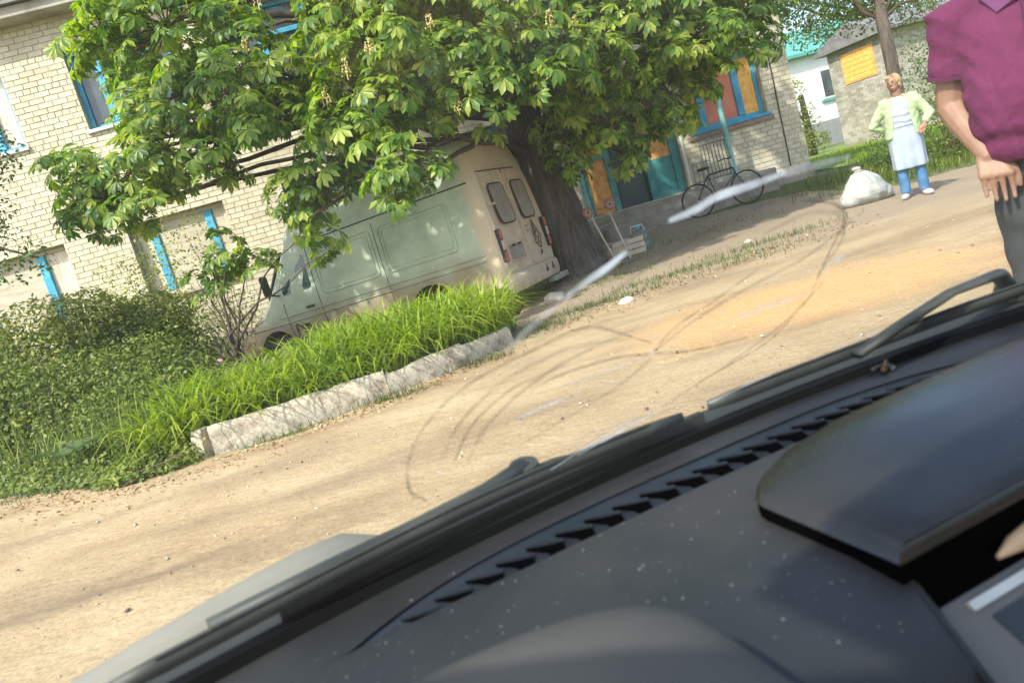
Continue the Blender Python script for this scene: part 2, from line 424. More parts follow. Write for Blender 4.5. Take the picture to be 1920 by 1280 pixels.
# ------------------------------------------------------------------ main brick building
BA = R(5.384)
bld = thing('brick_building', 'two-storey cream brick building with blue window frames behind the chestnut', 'building', (-7.311, 14.333, 0), BA)
def fac(s, z, out=0.):                 # facade coordinates -> world
    return Vector((-7.311 + s * math.cos(BA) + out * math.sin(BA), 14.333 + s * math.sin(BA) - out * math.cos(BA), z))
S0, S1, ZT = -7.0, 14.46, 7.0
UP = [(-2.1, -.25), (.9, 2.75), (3.9, 5.72), (6.9, 8.6), (9.7, 11.5), (12.1, 13.75)]
OPEN = [(a, b, 4.95, 6.42) for a, b in UP] + [(a, b, 1.67, 3.12) for a, b in UP[:4]] + [(12.1, 13.8, 1.9, 3.2), (9.65, 11.78, .8, 3.05)]
OPEN += [(-5.1, -3.25, 4.95, 6.42), (-5.1, -3.25, 1.67, 3.12)]
M_mortar = mat('mortar', [(.38, .335, .25), (.50, .45, .345)], scale=9, rough=.95, bump=.4, bscale=60)
M_brick = mat('cream_brick', [(.47, .42, .305), (.55, .50, .375), (.61, .56, .435)], scale=1.2, rough=.9, bump=.35, bscale=90, island=.14, bdist=.004)
se = sorted({S0, S1} | {o[0] for o in OPEN} | {o[1] for o in OPEN}); ze = sorted({-.4, .6, ZT} | {o[2] for o in OPEN} | {o[3] for o in OPEN})
def is_open(s, z): return any(a < s < b and c < z < d for a, b, c, d in OPEN)
g = MB()
for a, b in zip(se, se[1:]):
    for c, d in zip(ze, ze[1:]):
        if not is_open((a + b) / 2, (c + d) / 2): g.bb(a, b, .012, .40, c, d)
# gable ends, back and floor slabs close the volume
g.bb(S0, S0 + .38, .402, 11.0, -.4, ZT); g.bb(S1 - .38, S1, .402, 11.0, -.4, ZT); g.bb(S0 + .38, S1 - .38, 10.6, 11.0, -.4, ZT)
g.bb(S0 + .38, S1 - .38, .402, 10.6, 3.6, 3.85); g.bb(S0 + .38, S1 - .38, .402, 10.6, 6.8, 7.0); g.bb(S0 + .38, S1 - .38, .402, 10.6, .3, .55)
wall = g.build('wall', M_mortar, bld)
M_plinth = mat('plinth_render', [(.17, .15, .125), (.27, .245, .20), (.33, .30, .26)], scale=2.5, rough=.95, bump=.6, bscale=30)
MB().bb(S0, S1 + .03, -.06, .012, -.4, .62).build('plinth', M_plinth, bld)

def brick_mesh(L):
    b = MB().cbox(-L / 2, L / 2, 0, .03, -.044, .044, .004); me = bpy.data.meshes.new('brick'); me.from_pydata(b.v, [], b.f); me.update()
    me.materials.append(M_brick); return me
BR = {.25: brick_mesh(.25), .12: brick_mesh(.12)}
SHOW = [(-.25, .92, 4.4, 6.9), (13.78, 14.46, .9, 3.25), (12.75, 13.8, .95, 1.8), (-.9, 1.0, 3.2, 4.0), (1.0, 2.7, 3.2, 3.95)]
shown = 0; rest = MB()
row = 0; z = .67
while z < ZT - .02:
    head = row % 5 == 2; L = .12 if head else .25; p = L + .012
    off = {0: 0, 1: .131, 2: .065, 3: .0, 4: .131}[row % 5]
    s = -3.6 + off
    while s < S1 - .03:
        a, b = s, min(s + L, S1)
        # clip the brick at openings
        segs = [(a, b)]
        for o in OPEN:
            if o[2] - .03 < z < o[3] + .03:
                ns = []
                for q0, q1 in segs:
                    if q1 <= o[0] or q0 >= o[1]: ns.append((q0, q1)); continue
                    if q0 < o[0] - .03: ns.append((q0, o[0]))
                    if q1 > o[1] + .03: ns.append((o[1], q1))
                segs = ns
        for q0, q1 in segs:
            if q1 - q0 < .03: continue
            j = random.uniform(-.006, .004); c = (q0 + q1) / 2; full = abs(q1 - q0 - L) < 1e-6
            if full and shown < 298 and any(w_[0] <= c <= w_[1] and w_[2] <= z <= w_[3] for w_ in SHOW):
                o = bpy.data.objects.new('brick', BR[L]); C.objects.link(o); o.parent = wall
                o.location = (c, j, z); o.rotation_euler = (0, random.uniform(-.006, .006), random.uniform(-.012, .012)); shown += 1
            else:
                rest.bb(q0, q1, j, .02, z - .044, z + .044)
        s += p
    row += 1; z += .1
rest.build('brickwork', M_brick, wall, kind='stuff')

# eaves and roof
M_conc = mat('weathered_concrete', [(.24, .22, .18), (.36, .335, .28), (.45, .42, .35)], scale=2.2, rough=.95, bump=.4, bscale=35)
M_slate = mat('grey_slate', [(.10, .10, .10), (.17, .165, .16), (.23, .22, .21)], scale=3, rough=.9, bump=.3, bscale=25)
for i in range(7):
    a = S0 - .3 + i * 3.2; MB().cbox(a, min(a + 3.188, S1 + .4), -.42, .5, 7.003, 7.19, .012).build('eave_slab', M_conc, bld)
g = MB()
rf = [(-.52, 7.20), (-.52, 7.26), (5.5, 8.9), (11.5, 7.26), (11.5, 7.20)]
g.prism(rf, lambda y, z: (S0 - .4, y, z), lambda y, z: (S1 + .5, y, z)); g.build('roof', M_slate, bld)

M_blue = mat('blue_frame_paint', [(.03, .24, .42), (.045, .33, .54), (.09, .42, .60)], scale=5, rough=.55, bump=.15, bscale=50)
M_teal = mat('teal_paint', [(.03, .18, .19), (.05, .26, .27), (.10, .33, .33)], scale=4, rough=.6, bump=.15, bscale=40)
M_osb = mat('orange_board', [(.55, .22, .06), (.72, .34, .10), (.80, .46, .18)], scale=14, rough=.75, bump=.2, bscale=60, stretch=(1, 1, .5))
M_yel = mat('yellow_board', [(.70, .33, .06), (.82, .43, .09), (.86, .55, .2)], scale=12, rough=.75, bump=.2, bscale=60)
M_red = mat('salmon_board', [(.56, .17, .10), (.66, .21, .13), (.70, .27, .18)], scale=3, rough=.7)
M_ply = mat('grey_plywood', [(.36, .32, .24), (.48, .43, .33), (.55, .50, .40)], scale=3, rough=.85, stretch=(1, 1, 4))
M_film = mat('milky_film', [(.48, .40, .30), (.60, .52, .42), (.70, .64, .55)], scale=3.5, rough=.35, bump=.8, bscale=7, stretch=(3, 1, .7))
M_pane = mat('dark_window_glass', [(.035, .045, .05), (.06, .075, .08), (.10, .115, .12)], scale=1.5, rough=.07, spec=.6)
M_white = mat('white_paint', [(.62, .62, .58), (.72, .72, .68), (.78, .78, .75)], scale=4, rough=.6)
M_dark = mat('dark_interior', [(.012, .014, .016), (.02, .024, .026)], scale=3, rough=.8)

def window(s0, s1, z0, z1, bars, panes, trans=(), sill=M_conc, frame=M_blue, label=None, dep=.16):
    """bars: centre positions of mullions (fraction); panes: material per bay, left to right"""
    W, H = s1 - s0, z1 - z0; fw = .085
    g = MB(); y0, y1 = dep, dep + .09
    g.cbox(s0 + .002, s0 + fw, y0, y1, z0 + .002, z1 - .002, .008); g.cbox(s1 - fw, s1 - .002, y0, y1, z0 + .002, z1 - .002, .008)
    g.cbox(s0 + fw + .001, s1 - fw - .001, y0, y1, z0 + .002, z0 + fw, .008); g.cbox(s0 + fw + .001, s1 - fw - .001, y0, y1, z1 - fw, z1 - .002, .008)
    cs = [s0 + fw] ; ed = []
    mull = [] if frame is not M_blue else g
    for b in bars:
        c = s0 + W * b; (g if mull is g else mull.append(MB()) or mull[-1]).cbox(c - .075, c + .075, y0 - .012, y1 - .003, z0 + fw + .001, z1 - fw - .001, .008); ed.append((c - .07, c + .07))
    lo = s0 + fw; bays = []
    for e0, e1 in ed: bays.append((lo, e0)); lo = e1
    bays.append((lo, s1 - fw))
    for bi, fz in trans:
        a, b = bays[bi]; zt = z0 + H * fz; g.cbox(a + .001, b - .001, y0 + .004, y1 - .004, zt - .045, zt + .045, .008)
    fo = g.build('window', frame, bld, label=label)
    for q_ in (mull if mull is not g else ()): q_.build('mullion', M_blue, fo)
    for (a, b), m in zip(bays, panes):
        if m is None: continue
        d = dep + .055 if m in (M_pane, M_film) else dep + .03
        MB().bb(a + .002, b - .002, d, d + .012, z0 + fw + .002, z1 - fw - .002).build('pane' if m in (M_pane, M_film) else 'board', m, fo)
    g = MB(); g.cbox(s0 - .05, s1 + .05, -.06, dep + .03, z0 - .062, z0 - .003, .008); g.build('sill', sill, fo)
    return fo
for i, (a, b) in enumerate(UP):
    window(a, b, 4.95, 6.42, (.26, .74) if i != 0 else (.74,), [M_pane] * 3 if i != 0 else [M_film, M_film], trans=((1, .62),) if i else (), sill=M_white if i < 2 else M_conc)
window(-5.1, -3.25, 4.95, 6.42, (.5,), [M_pane] * 2); window(-5.1, -3.25, 1.67, 3.12, (.5,), [M_ply] * 2)
window(-2.1, -.25, 1.67, 3.12, (.70,), [M_ply, M_film], frame=M_ply)
window(.9, 2.75, 1.67, 3.12, (.22, .80), [M_film, M_ply, M_ply], frame=M_ply)
window(3.9, 5.72, 1.67, 3.12, (.3, .7), [M_pane] * 3)
window(6.9, 8.6, 1.67, 3.12, (.3, .7), [M_pane] * 3)
window(12.1, 13.8, 1.9, 3.2, (.225, .72), [M_yel, M_red, M_yel], sill=M_blue, label='blue window boarded with yellow and salmon sheets')
MB().cbox(12.0, 13.9, -.045, .012, 1.74, 1.835, .006).build('brick_ledge', mat('red_brick_ledge', [(.24, .15, .11), (.35, .25, .19)], scale=12, rough=.9), bld)

# entrance: boarded side lights, open dark doorway, teal panelling
g = MB()
for a in (9.652, 10.20, 11.02, 11.60): g.cbox(a, a + (.12 if a != 11.60 else .175), .10, .24, .80, 3.048, .008)
g.bb(9.773, 10.199, .11, .23, 2.93, 3.045); g.bb(10.321, 11.019, .11, .23, 2.60, 3.045); g.bb(11.141, 11.599, .11, .23, 2.93, 3.045)
g.bb(9.773, 10.199, .11, .23, 1.92, 2.02)
dr = g.build('entrance_frame', M_teal, bld)
MB().bb(9.775, 10.198, .15, .17, .82, 1.918).build('board', M_osb, dr); MB().bb(9.775, 10.198, .15, .17, 2.022, 2.928).build('board', M_osb, dr)
MB().bb(11.142, 11.598, .15, .17, 1.62, 2.928).build('board', M_osb, dr); MB().bb(11.142, 11.598, .14, .17, .82, 1.618).build('panel', M_teal, dr)
M_door = mat('dark_teal_door', [(.018, .04, .05), (.025, .055, .065)], scale=3, rough=.5)
dl = MB(); dl.cbox(10.325, 11.015, .24, .29, .81, 2.598, .01)
do = dl.build('door', M_door, bld); MB().bb(10.93, 10.96, .20, .238, 1.7, 1.86).build('handle', M_white, do)
MB().bb(10.40, 10.94, .225, .239, 1.75, 2.45).build('door_panel', M_door, do); MB().bb(10.40, 10.94, .225, .239, .95, 1.6).build('door_panel', M_door, do)
MB().bb(11.80, 11.85, -.035, .005, .8, 3.2).build('trim_strip', M_white, bld)
cd = MB().tube([(14.02, -.02, .7), (14.05, -.018, 3.0), (14.02, -.02, 6.9)], .013, 6).build('cable', M_dark, bld)
# porch slab with one step, canopy and turquoise post
M_porch = mat('porch_concrete', [(.16, .14, .12), (.25, .225, .19), (.32, .29, .25)], scale=2.5, rough=.95, bump=.5, bscale=25)
pr = thing('porch', 'worn grey concrete porch slab with a low step before the dark doorway', 'porch', fac(11.2, 0), BA)
MB().cbox(-1.9, 2.1, -.78, -.062, -.2, .79, .02).build('slab', M_porch, pr); MB().cbox(-1.6, 1.3, -1.08, -.782, -.2, .56, .02).build('step', M_porch, pr)
cp = thing('canopy', 'flat canopy over the entrance held by a turquoise post', 'canopy', fac(11.2, 0), BA)
MB().cbox(-1.9, 1.5, -.95, -.02, 3.32, 3.45, .01).build('deck', M_conc, cp)
M_turq = mat('turquoise_paint', [(.13, .33, .33), (.20, .43, .42), (.28, .50, .48)], scale=5, rough=.55, bump=.2, bscale=40)
MB().tube([(1.30, -.66, .79), (1.30, -.66, 3.32)], .055, 12).build('post', M_turq, cp, smooth=True, angle=40)
MB().tube([(-1.75, -.66, .79), (-1.75, -.66, 3.32)], .055, 12).build('post', M_turq, cp, smooth=True, angle=40)

M_iron = mat('grey_iron', [(.10, .11, .11), (.20, .21, .20), (.30, .29, .27)], scale=12, rough=.6, metal=.3)
def railing(loc, label, w_, h, n, scroll):
    t = thing('railing', label, 'railing', loc, BA + .05)
    MB().bb(0, w_, -.015, .015, h - .03, h).build('top_rail', M_iron, t); MB().bb(0, w_, -.014, .014, .10, .13).build('bottom_rail', M_iron, t)
    for i in range(n):
        x = w_ * i / (n - 1) * .97 + .015 * w_
        MB().tube([(x, 0, 0 if i in (0, n - 1) else .131), (x, 0, h - .031)], .010, 6).build('bar', M_iron, t)
    for k in range(scroll):
        cx, cz = w_ * (k + .5) / scroll, h + .10
        MB().tube([(cx + (.02 + .07 * q / 14) * math.cos(q * .75), 0, cz + (.02 + .07 * q / 14) * math.sin(q * .75)) for q in range(15)], .008, 5).build('scroll', M_iron, t)
    return t
railing(fac(11.95, .79, .55), 'grey iron railing with scrolls beneath the boarded window', .62, .82, 9, 4)
railing(fac(11.65, .79, .70), 'low grey iron gate panel leaning by the doorway', .40, .50, 5, 0)
# ------------------------------------------------------------------ parked van
VPSI, VP = R(26.5), (0.66, 11.25, -.14)
van = thing('parked_van', 'dusty pale grey-green high-roof van parked under the chestnut, rear towards the camera', 'van', VP, math.pi - VPSI)
van.rotation_mode = 'XYZ'; van.rotation_euler = (0, .03, math.pi - VPSI)

def van_paint():
    m = mat('dusty_van_paint', [(.27, .325, .24), (.355, .415, .315), (.45, .495, .39)], scale=2.4, rough=.55, spec=.4, rvar=.1)
    nt = m.node_tree; N = nt.nodes; L = nt.links; p = N['Principled BSDF']; rp = N[m['ramp']]
    tc = N.new('ShaderNodeTexCoord'); sp = N.new('ShaderNodeSeparateXYZ'); L.new(tc.outputs['Object'], sp.inputs[0])
    nz = N.new('ShaderNodeTexNoise'); nz.inputs['Scale'].default_value = 2.2; nz.inputs['Detail'].default_value = 7; L.new(tc.outputs['Object'], nz.inputs[0])
    def edge(sock, amp, lo, hi, v0, v1):
        a = N.new('ShaderNodeMath'); a.operation = 'MULTIPLY_ADD'; L.new(nz.outputs[0], a.inputs[0]); a.inputs[1].default_value = amp; L.new(sock, a.inputs[2])
        r = N.new('ShaderNodeMapRange'); r.inputs[1].default_value = lo; r.inputs[2].default_value = hi; r.inputs[3].default_value = v0; r.inputs[4].default_value = v1
        r.interpolation_type = 'SMOOTHSTEP'; L.new(a.outputs[0], r.inputs[0]); return r.outputs[0]
    low = edge(sp.outputs[2], .6, .95, 1.6, .9, 0.0)     # mud thrown up along the sills
    back = edge(sp.outputs[0], .25, .30, .52, .92, 0.0)      # road dust caked on the tail
    mx = N.new('ShaderNodeMixRGB'); L.new(low, mx.inputs[0]); L.new(rp.outputs[0], mx.inputs[1]); mx.inputs[2].default_value = (.23, .165, .10, 1)
    m2 = N.new('ShaderNodeMixRGB'); L.new(back, m2.inputs[0]); L.new(mx.outputs[0], m2.inputs[1]); m2.inputs[2].default_value = (.55, .43, .31, 1)
    L.new(m2.outputs[0], p.inputs['Base Color'])
    return m
M_van = van_paint()
M_dust = mat('road_dust', [(.43, .32, .225), (.53, .41, .295), (.60, .48, .355)], scale=5, rough=.9)
M_dglass = mat('dusty_glass', [(.22, .19, .155), (.28, .24, .20), (.33, .29, .24)], scale=4, rough=.45, spec=.5)
M_seam = mat('black_rubber', [(.015, .015, .014), (.03, .03, .028)], scale=9, rough=.7)
M_tyre = mat('tyre_rubber', [(.012, .012, .012), (.03, .028, .025)], scale=9, rough=.85)
M_lens = mat('red_lens', [(.36, .06, .05), (.46, .11, .09)], scale=6, rough=.3)
M_wlens = mat('white_lens', [(.55, .36, .32), (.62, .45, .40)], scale=6, rough=.3)
M_mark = mat('dark_marking', [(.05, .042, .035), (.085, .07, .055)], scale=14, rough=.9)
M_glassd = mat('cab_glass', [(.02, .045, .04), (.05, .09, .08)], scale=2, rough=.06, spec=.7)

def xr(z): return 0 if z < 1.25 else .16 * ((z - 1.25) / 1.37) ** 1.2
SEC = [  # x, zb, zt, hb, hm, h4, ht
    (.00, .44, 2.60, .88, .91, .87, .70), (.05, .42, 2.64, .935, .965, .92, .78), (.20, .42, 2.66, .95, .985, .94, .81),
    (1.5, .42, 2.66, .95, .985, .94, .82), (2.8, .42, 2.66, .95, .985, .94, .82), (3.45, .42, 2.60, .95, .985, .93, .78),
    (3.72, .42, 2.40, .95, .985, .92, .74), (3.95, .42, 2.10, .95, .98, .90, .72), (4.30, .42, 1.66, .95, .975, .91, .75),
    (4.62, .43, 1.27, .94, .97, .93, .78), (4.80, .43, 1.18, .93, .96, .93, .74), (5.10, .43, 1.08, .90, .93, .89, .66),
    (5.34, .44, .95, .84, .87, .82, .58), (5.45, .48, .80, .76, .79, .74, .50)]
def vring(sc, first=False):
    x, zb, zt, hb, hm, h4, ht = sc; H = zt - zb; d = min(.2, H * .3)
    half = [(0, zb), (hb * .6, zb), (hb - .05, zb), (hb, zb + .05), (hm, zb + H * .22), (hm - .005, zb + H * .40), ((hm + h4) / 2, zb + H * .56), (h4, zb + H * .70), (ht + (h4 - ht) * .35, zt - d * 1.1),
            (ht, zt - d * .6), (ht - d * .35, zt - d * .22), (ht - d, zt - d * .04), (ht * .4, zt), (0, zt)]
    X = lambda z: x + (xr(z) if x < .3 else 0) if x < .21 else x
    R_ = [(X(z), y, z) for y, z in half]; Lf = [(X(z), -y, z) for y, z in half[-2:0:-1]]
    return R_ + Lf
g = MB().rings([vring(s) for s in SEC])
me = bpy.data.meshes.new('body'); me.from_pydata(g.v, [], g.f); me.update()
tmp = bpy.data.objects.new('tmp_body', me); C.objects.link(tmp)
RX, FX = 1.28, 4.40
cut = MB()
for cx in (RX, FX):
    for sy in (-1, 1): cut.tube([(cx, sy * .62, .37), (cx, sy * 1.2, .37)], .435, 28)
mc = bpy.data.meshes.new('tmp_cut'); mc.from_pydata(cut.v, [], cut.f); oc = bpy.data.objects.new('tmp_cut', mc); C.objects.link(oc)
bo = tmp.modifiers.new('b', 'BOOLEAN'); bo.operation = 'DIFFERENCE'; bo.object = oc; bo.solver = 'EXACT'
dg = bpy.context.evaluated_depsgraph_get(); dg.update()
nm = bpy.data.meshes.new_from_object(tmp.evaluated_get(dg)); nm.name = 'body'; nm.materials.clear()
bpy.data.objects.remove(tmp); bpy.data.objects.remove(oc)
body = link('body', nm, M_van, van, smooth=True, angle=32)

def side_y(x, z):
    for a, b in zip(SEC, SEC[1:]):
        if a[0] <= x <= b[0]:
            t = (x - a[0]) / (b[0] - a[0]); sc = tuple(p + (q - p) * t for p, q in zip(a, b)); break
    pts = [(y, zz) for _, y, zz in vring(sc)[:14]]
    for (y0, z0), (y1, z1) in zip(pts[3:], pts[4:]):
        if z0 <= z <= z1 and z1 > z0: return y0 + (y1 - y0) * (z - z0) / (z1 - z0)
    return pts[4][0]
def rrect(a0, a1, b0, b1, r, n=4):
    out = []
    for cx, cy, q in ((a1 - r, b1 - r, 0), (a0 + r, b1 - r, 90), (a0 + r, b0 + r, 180), (a1 - r, b0 + r, 270)):
        for i in range(n + 1): q_ = R(q + 90 * i / n); out.append((cx + r * math.cos(q_), cy + r * math.sin(q_)))
    return out
def on_side(x, z, o=.004): return (x, side_y(x, z) + o, z)
def on_back(y, z, o=.004):
    k = .018 + .05 * (abs(y) / .9) ** 6
    return (xr(z) - o + k - .018, y, z)
def side_line(name, pts, r, m, parent=van, o=.002, step=.15):
    P = []
    for (x0, z0), (x1, z1) in zip(pts, pts[1:]):
        n = max(1, int(math.hypot(x1 - x0, z1 - z0) / step))
        P += [on_side(x0 + (x1 - x0) * i / n, z0 + (z1 - z0) * i / n, o) for i in range(n)]
    P.append(on_side(*pts[-1], o)); return MB().tube(P, r, 6).build(name, m, parent, smooth=True)
def back_line(name, pts, r, m, parent=van, o=.004): return MB().tube([on_back(y, z, o) for y, z in pts], r, 6).build(name, m, parent, smooth=True)
# pressed side panels, mouldings and seams
for x0, x1 in ((.62, 1.86), (2.02, 3.18)):
    q = rrect(x0, x1, 1.16, 1.86, .07); side_line('panel_rib', q + [q[0]], .014, M_van, o=.003)
    q = rrect(x0 + .06, x1 - .06, 1.22, 1.80, .05); side_line('panel_rib', q + [q[0]], .008, M_van, o=.002)
side_line('roof_seam', [(.22, 2.02), (3.3, 2.02)], .011, M_seam); side_line('moulding', [(.25, .98), (4.2, .98)], .013, M_van, o=.004)
side_line('moulding', [(.25, .90), (4.9, .88)], .012, M_van, o=.004); side_line('sill_line', [(1.8, .50), (3.85, .50)], .010, M_van)
side_line('door_seam', [(3.28, .52), (3.28, 1.95)], .006, M_seam); side_line('door_seam', [(4.02, .55), (4.05, 1.2)], .006, M_seam); side_line('door_seam', [(1.94, .6), (1.94, 1.95)], .005, M_seam)
side_line('bonnet_seam', [(4.62, 1.06), (5.2, .95)], .006, M_seam)
# arch lips, wheels
for cx in (RX, FX):
    for sy in (1, -1):
        pts = []
        for i in range(15):
            q = R(-8 + 196 * i / 14); x = cx + .455 * math.cos(q); z = .37 + .455 * math.sin(q)
            if z > .43: pts.append((x, sy * (side_y(x, max(z, .50)) + .004), z))
        MB().tube(pts, .02, 6).build('arch_lip', M_van, van, smooth=True)
        t = MB(); n = 26; prof = [(.21, .11), (.30, .115), (.345, .09), (.36, .04), (.36, -.04), (.345, -.09), (.30, -.115), (.21, -.11)]
        t.rings([[(cx + r_ * math.cos(2 * math.pi * j / n), sy * .80 + w_, .36 + r_ * math.sin(2 * math.pi * j / n)) for r_, w_ in prof] for j in range(n + 1)], cap=False)
        wo_ = t.build('wheel', M_tyre, van, smooth=True, angle=40)
        d = MB().tube([(cx, sy * .72, .36), (cx, sy * .86, .36)], .205, 20); d.tube([(cx, sy * .86, .36), (cx, sy * .90, .36)], [.10, .07], 14); d.build('rim', M_dust, wo_, smooth=True, angle=40)
# cab side window, door handle, mirror, wind screen
for sy in (1, -1):
    q = rrect(3.36, 4.02, 1.32, 1.86, .06)
    MB().prism(q, lambda x, z: (x, sy * (side_y(x, z) + .006), z), lambda x, z: (x, sy * (side_y(x, z) - .01), z)).build('cab_window', M_glassd, van)
MB().prism(rrect(-.72, .72, 0, 1, .06), lambda y, t: (4.02 + .54 * (1 - t) + .005, y, 2.02 - .70 * (1 - t) + .012), lambda y, t: (4.02 + .54 * (1 - t), y, 2.02 - .70 * (1 - t) - .02)).build('windscreen', M_glassd, van)
MB().cbox(3.42, 3.58, .985, 1.015, 1.02, 1.06, .006).build('door_handle', M_seam, van)
MB().cbox(3.62, 3.80, .96, 1.02, .76, .80, .006).build('fuel_cap', M_seam, van)
MB().tube([(4.1, .93, 1.35), (4.15, 1.12, 1.40)], .014, 6).build('mirror_arm', M_seam, van); MB().cbox(4.11, 4.19, 1.03, 1.19, 1.38, 1.72, .03).build('mirror', M_seam, van)
MB().cbox(4.9, 5.02, .90, .955, .93, .99, .01).build('side_lamp', M_wlens, van)
# nose: bumper and head lamps
b = MB(); b.rings([[(5.20 + .30 * (1 - (y / .92) ** 4), y, .40), (5.24 + .32 * (1 - (y / .92) ** 4), y, .46), (5.24 + .32 * (1 - (y / .92) ** 4), y, .58), (5.2 + .30 * (1 - (y / .92) ** 4), y, .63), (5.05 + .25 * (1 - (y / .92) ** 4), y, .52)] for y in np.linspace(-.92, .92, 13)])
b.build('front_bumper', M_dglass, van, smooth=True, angle=50)
for sy in (-1, 1): MB().ell((5.32, sy * .58, .80), (.11, .14, .09)).build('headlamp', M_wlens, van, smooth=True)
# tail: doors, glass, lamps, bumper, plate, marks
M_vanb = M_dust
for sy in (1, -1):
    a0, a1 = (.008, .80) if sy > 0 else (-.80, -.008)
    ring = rrect(a0, a1, .64, 2.12, .06)
    o = MB().prism(ring, lambda y, z: on_back(y, z, .016), lambda y, z: on_back(y, z, -.03)).build('rear_door', M_vanb, van)
    a0, a1 = (.16, .64) if sy > 0 else (-.64, -.16)
    MB().prism(rrect(a0, a1, 1.34, 1.92, .09), lambda y, z: on_back(y, z, .024), lambda y, z: on_back(y, z, .010)).build('window_glass', M_dglass, o)
    q = rrect(a0 - .012, a1 + .012, 1.328, 1.932, .10); MB().tube([on_back(y, z, .018) for y, z in q + [q[0]]], .011, 6).build('window_seal', M_seam, o)
    if sy > 0:
        MB().prism(rrect(.22, .66, .80, .98, .03), lambda y, z: on_back(y, z, .020), lambda y, z: on_back(y, z, .005)).build('plate', M_dglass, o)
        q = rrect(.19, .69, .77, 1.01, .04); MB().tube([on_back(y, z, .018) for y, z in q + [q[0]]], .008, 6).build('plate_recess', M_dust, o)
        for y in (.30, .52): MB().cbox(-.05, -.012, y, y + .07, .985, 1.015, .005).build('plate_lamp', M_seam, o)
        MB().cbox(-.045, -.01, .76, .90, 1.62, 1.65, .006).build('hinge', M_dust, o)
back_line('door_seam', [(0, .66), (0, 2.1)], .006, M_seam, o=.012)
for sy in (1, -1): back_line('door_seam', [(sy * .805, .66), (sy * .805, 2.10), (sy * .78, 2.14), (0, 2.14)], .006, M_seam, o=.010)
for sy in (1, -1):
    lm = MB().cbox(-.028, .06, sy * .875 - .055, sy * .875 + .055, .80, 1.28, .012).build('tail_lamp', M_seam, van)
    for z0, z1, m in ((1.13, 1.27, M_lens), (.97, 1.12, M_wlens), (.81, .96, M_lens)): MB().cbox(-.036, .055, sy * .875 - .045, sy * .875 + .045, z0, z1, .01).build('lens', m, lm)
b = MB(); b.rings([[(-.10 + .10 * (abs(y) / .95) ** 5, y, .36), (-.13 + .12 * (abs(y) / .95) ** 5, y, .42), (-.13 + .12 * (abs(y) / .95) ** 5, y, .56), (-.08 + .10 * (abs(y) / .95) ** 5, y, .61), (.06, y, .61), (.06, y, .36)] for y in np.linspace(-.95, .95, 13)])
bm_ = b.build('rear_bumper', M_dust, van, smooth=True, angle=40)
for y in (-.16, -.42):
    MB().prism([(y - .055, .46), (y + .055, .46), (y, .57)], lambda y, z: (-.138, y, z), lambda y, z: (-.12, y, z)).build('bumper_mark', M_mark, bm_)
MB().cbox(-.16, -.01, -.9, -.35, .26, .345, .01).build('foot_step', M_conc, van)
# drawn marks on the tail door and front wing
def stroke(mb, fn, pts, r=.010): mb.tube([fn(*p) for p in pts], r, 5)
mk = MB(); fb = lambda y, z: on_back(y, z, .020)
tri = [(-.20, 1.04), (-.58, 1.02), (-.42, 1.30), (-.20, 1.04)]
stroke(mk, fb, [(-.30, .93), (-.36, 1.28), (-.56, 1.0), (-.46, .82), (-.30, .93)], .009); stroke(mk, fb, [(-.37, 1.20), (-.34, 1.02), (-.42, 1.10)], .009)
stroke(mk, fb, [(-.36, 1.00), (-.46, 1.01), (-.38, .90), (-.48, .91)], .009); stroke(mk, fb, [(-.40, 1.12), (-.47, 1.10)], .008)
stroke(mk, fb, [(-.09, 1.22), (-.16, 1.20)], .006); stroke(mk, fb, [(-.09, 1.14), (-.15, 1.12)], .006); stroke(mk, fb, [(-.42, .80), (-.40, .72), (-.48, .78)], .008)
mk.build('drawn_mark', M_mark, van)
mk = MB(); fs = lambda x, z: on_side(x, z, .006)
stroke(mk, fs, [(3.92, .82), (3.92, .46), (4.0, .40)], .016); stroke(mk, fs, [(3.90, .83), (3.58, .58)], .016)
mk.build('drawn_mark', M_mark, van)
mk = MB(); stroke(mk, fs, [(3.86, .78), (3.86, .47), (3.70, .50)], .008); stroke(mk, fs, [(3.84, .70), (3.70, .68), (3.79, .54)], .011); mk.build('drawn_mark', M_dust, van)
# roof fittings: blue beacon at the front, small lamp at the tail, rack strip
M_blue_l = mat('blue_beacon_plastic', [(.01, .035, .16), (.015, .06, .24)], scale=5, rough=.2)
bc = MB().tube([(3.30, .0, 2.64), (3.30, .0, 2.70)], .13, 16).build('beacon_base', M_seam, van)
MB().tube([(3.30, 0, 2.70), (3.30, 0, 2.80), (3.30, 0, 2.86), (3.30, 0, 2.89)], [.11, .105, .08, .03], 18).build('beacon', M_blue_l, van, smooth=True, angle=50)
MB().cbox(.18, .32, -.1, .1, 2.66, 2.74, .02).build('roof_lamp', M_white, van); MB().tube([(.25, -.05, 2.74), (.24, -.05, 2.86)], .006, 5).build('aerial', M_white, van)

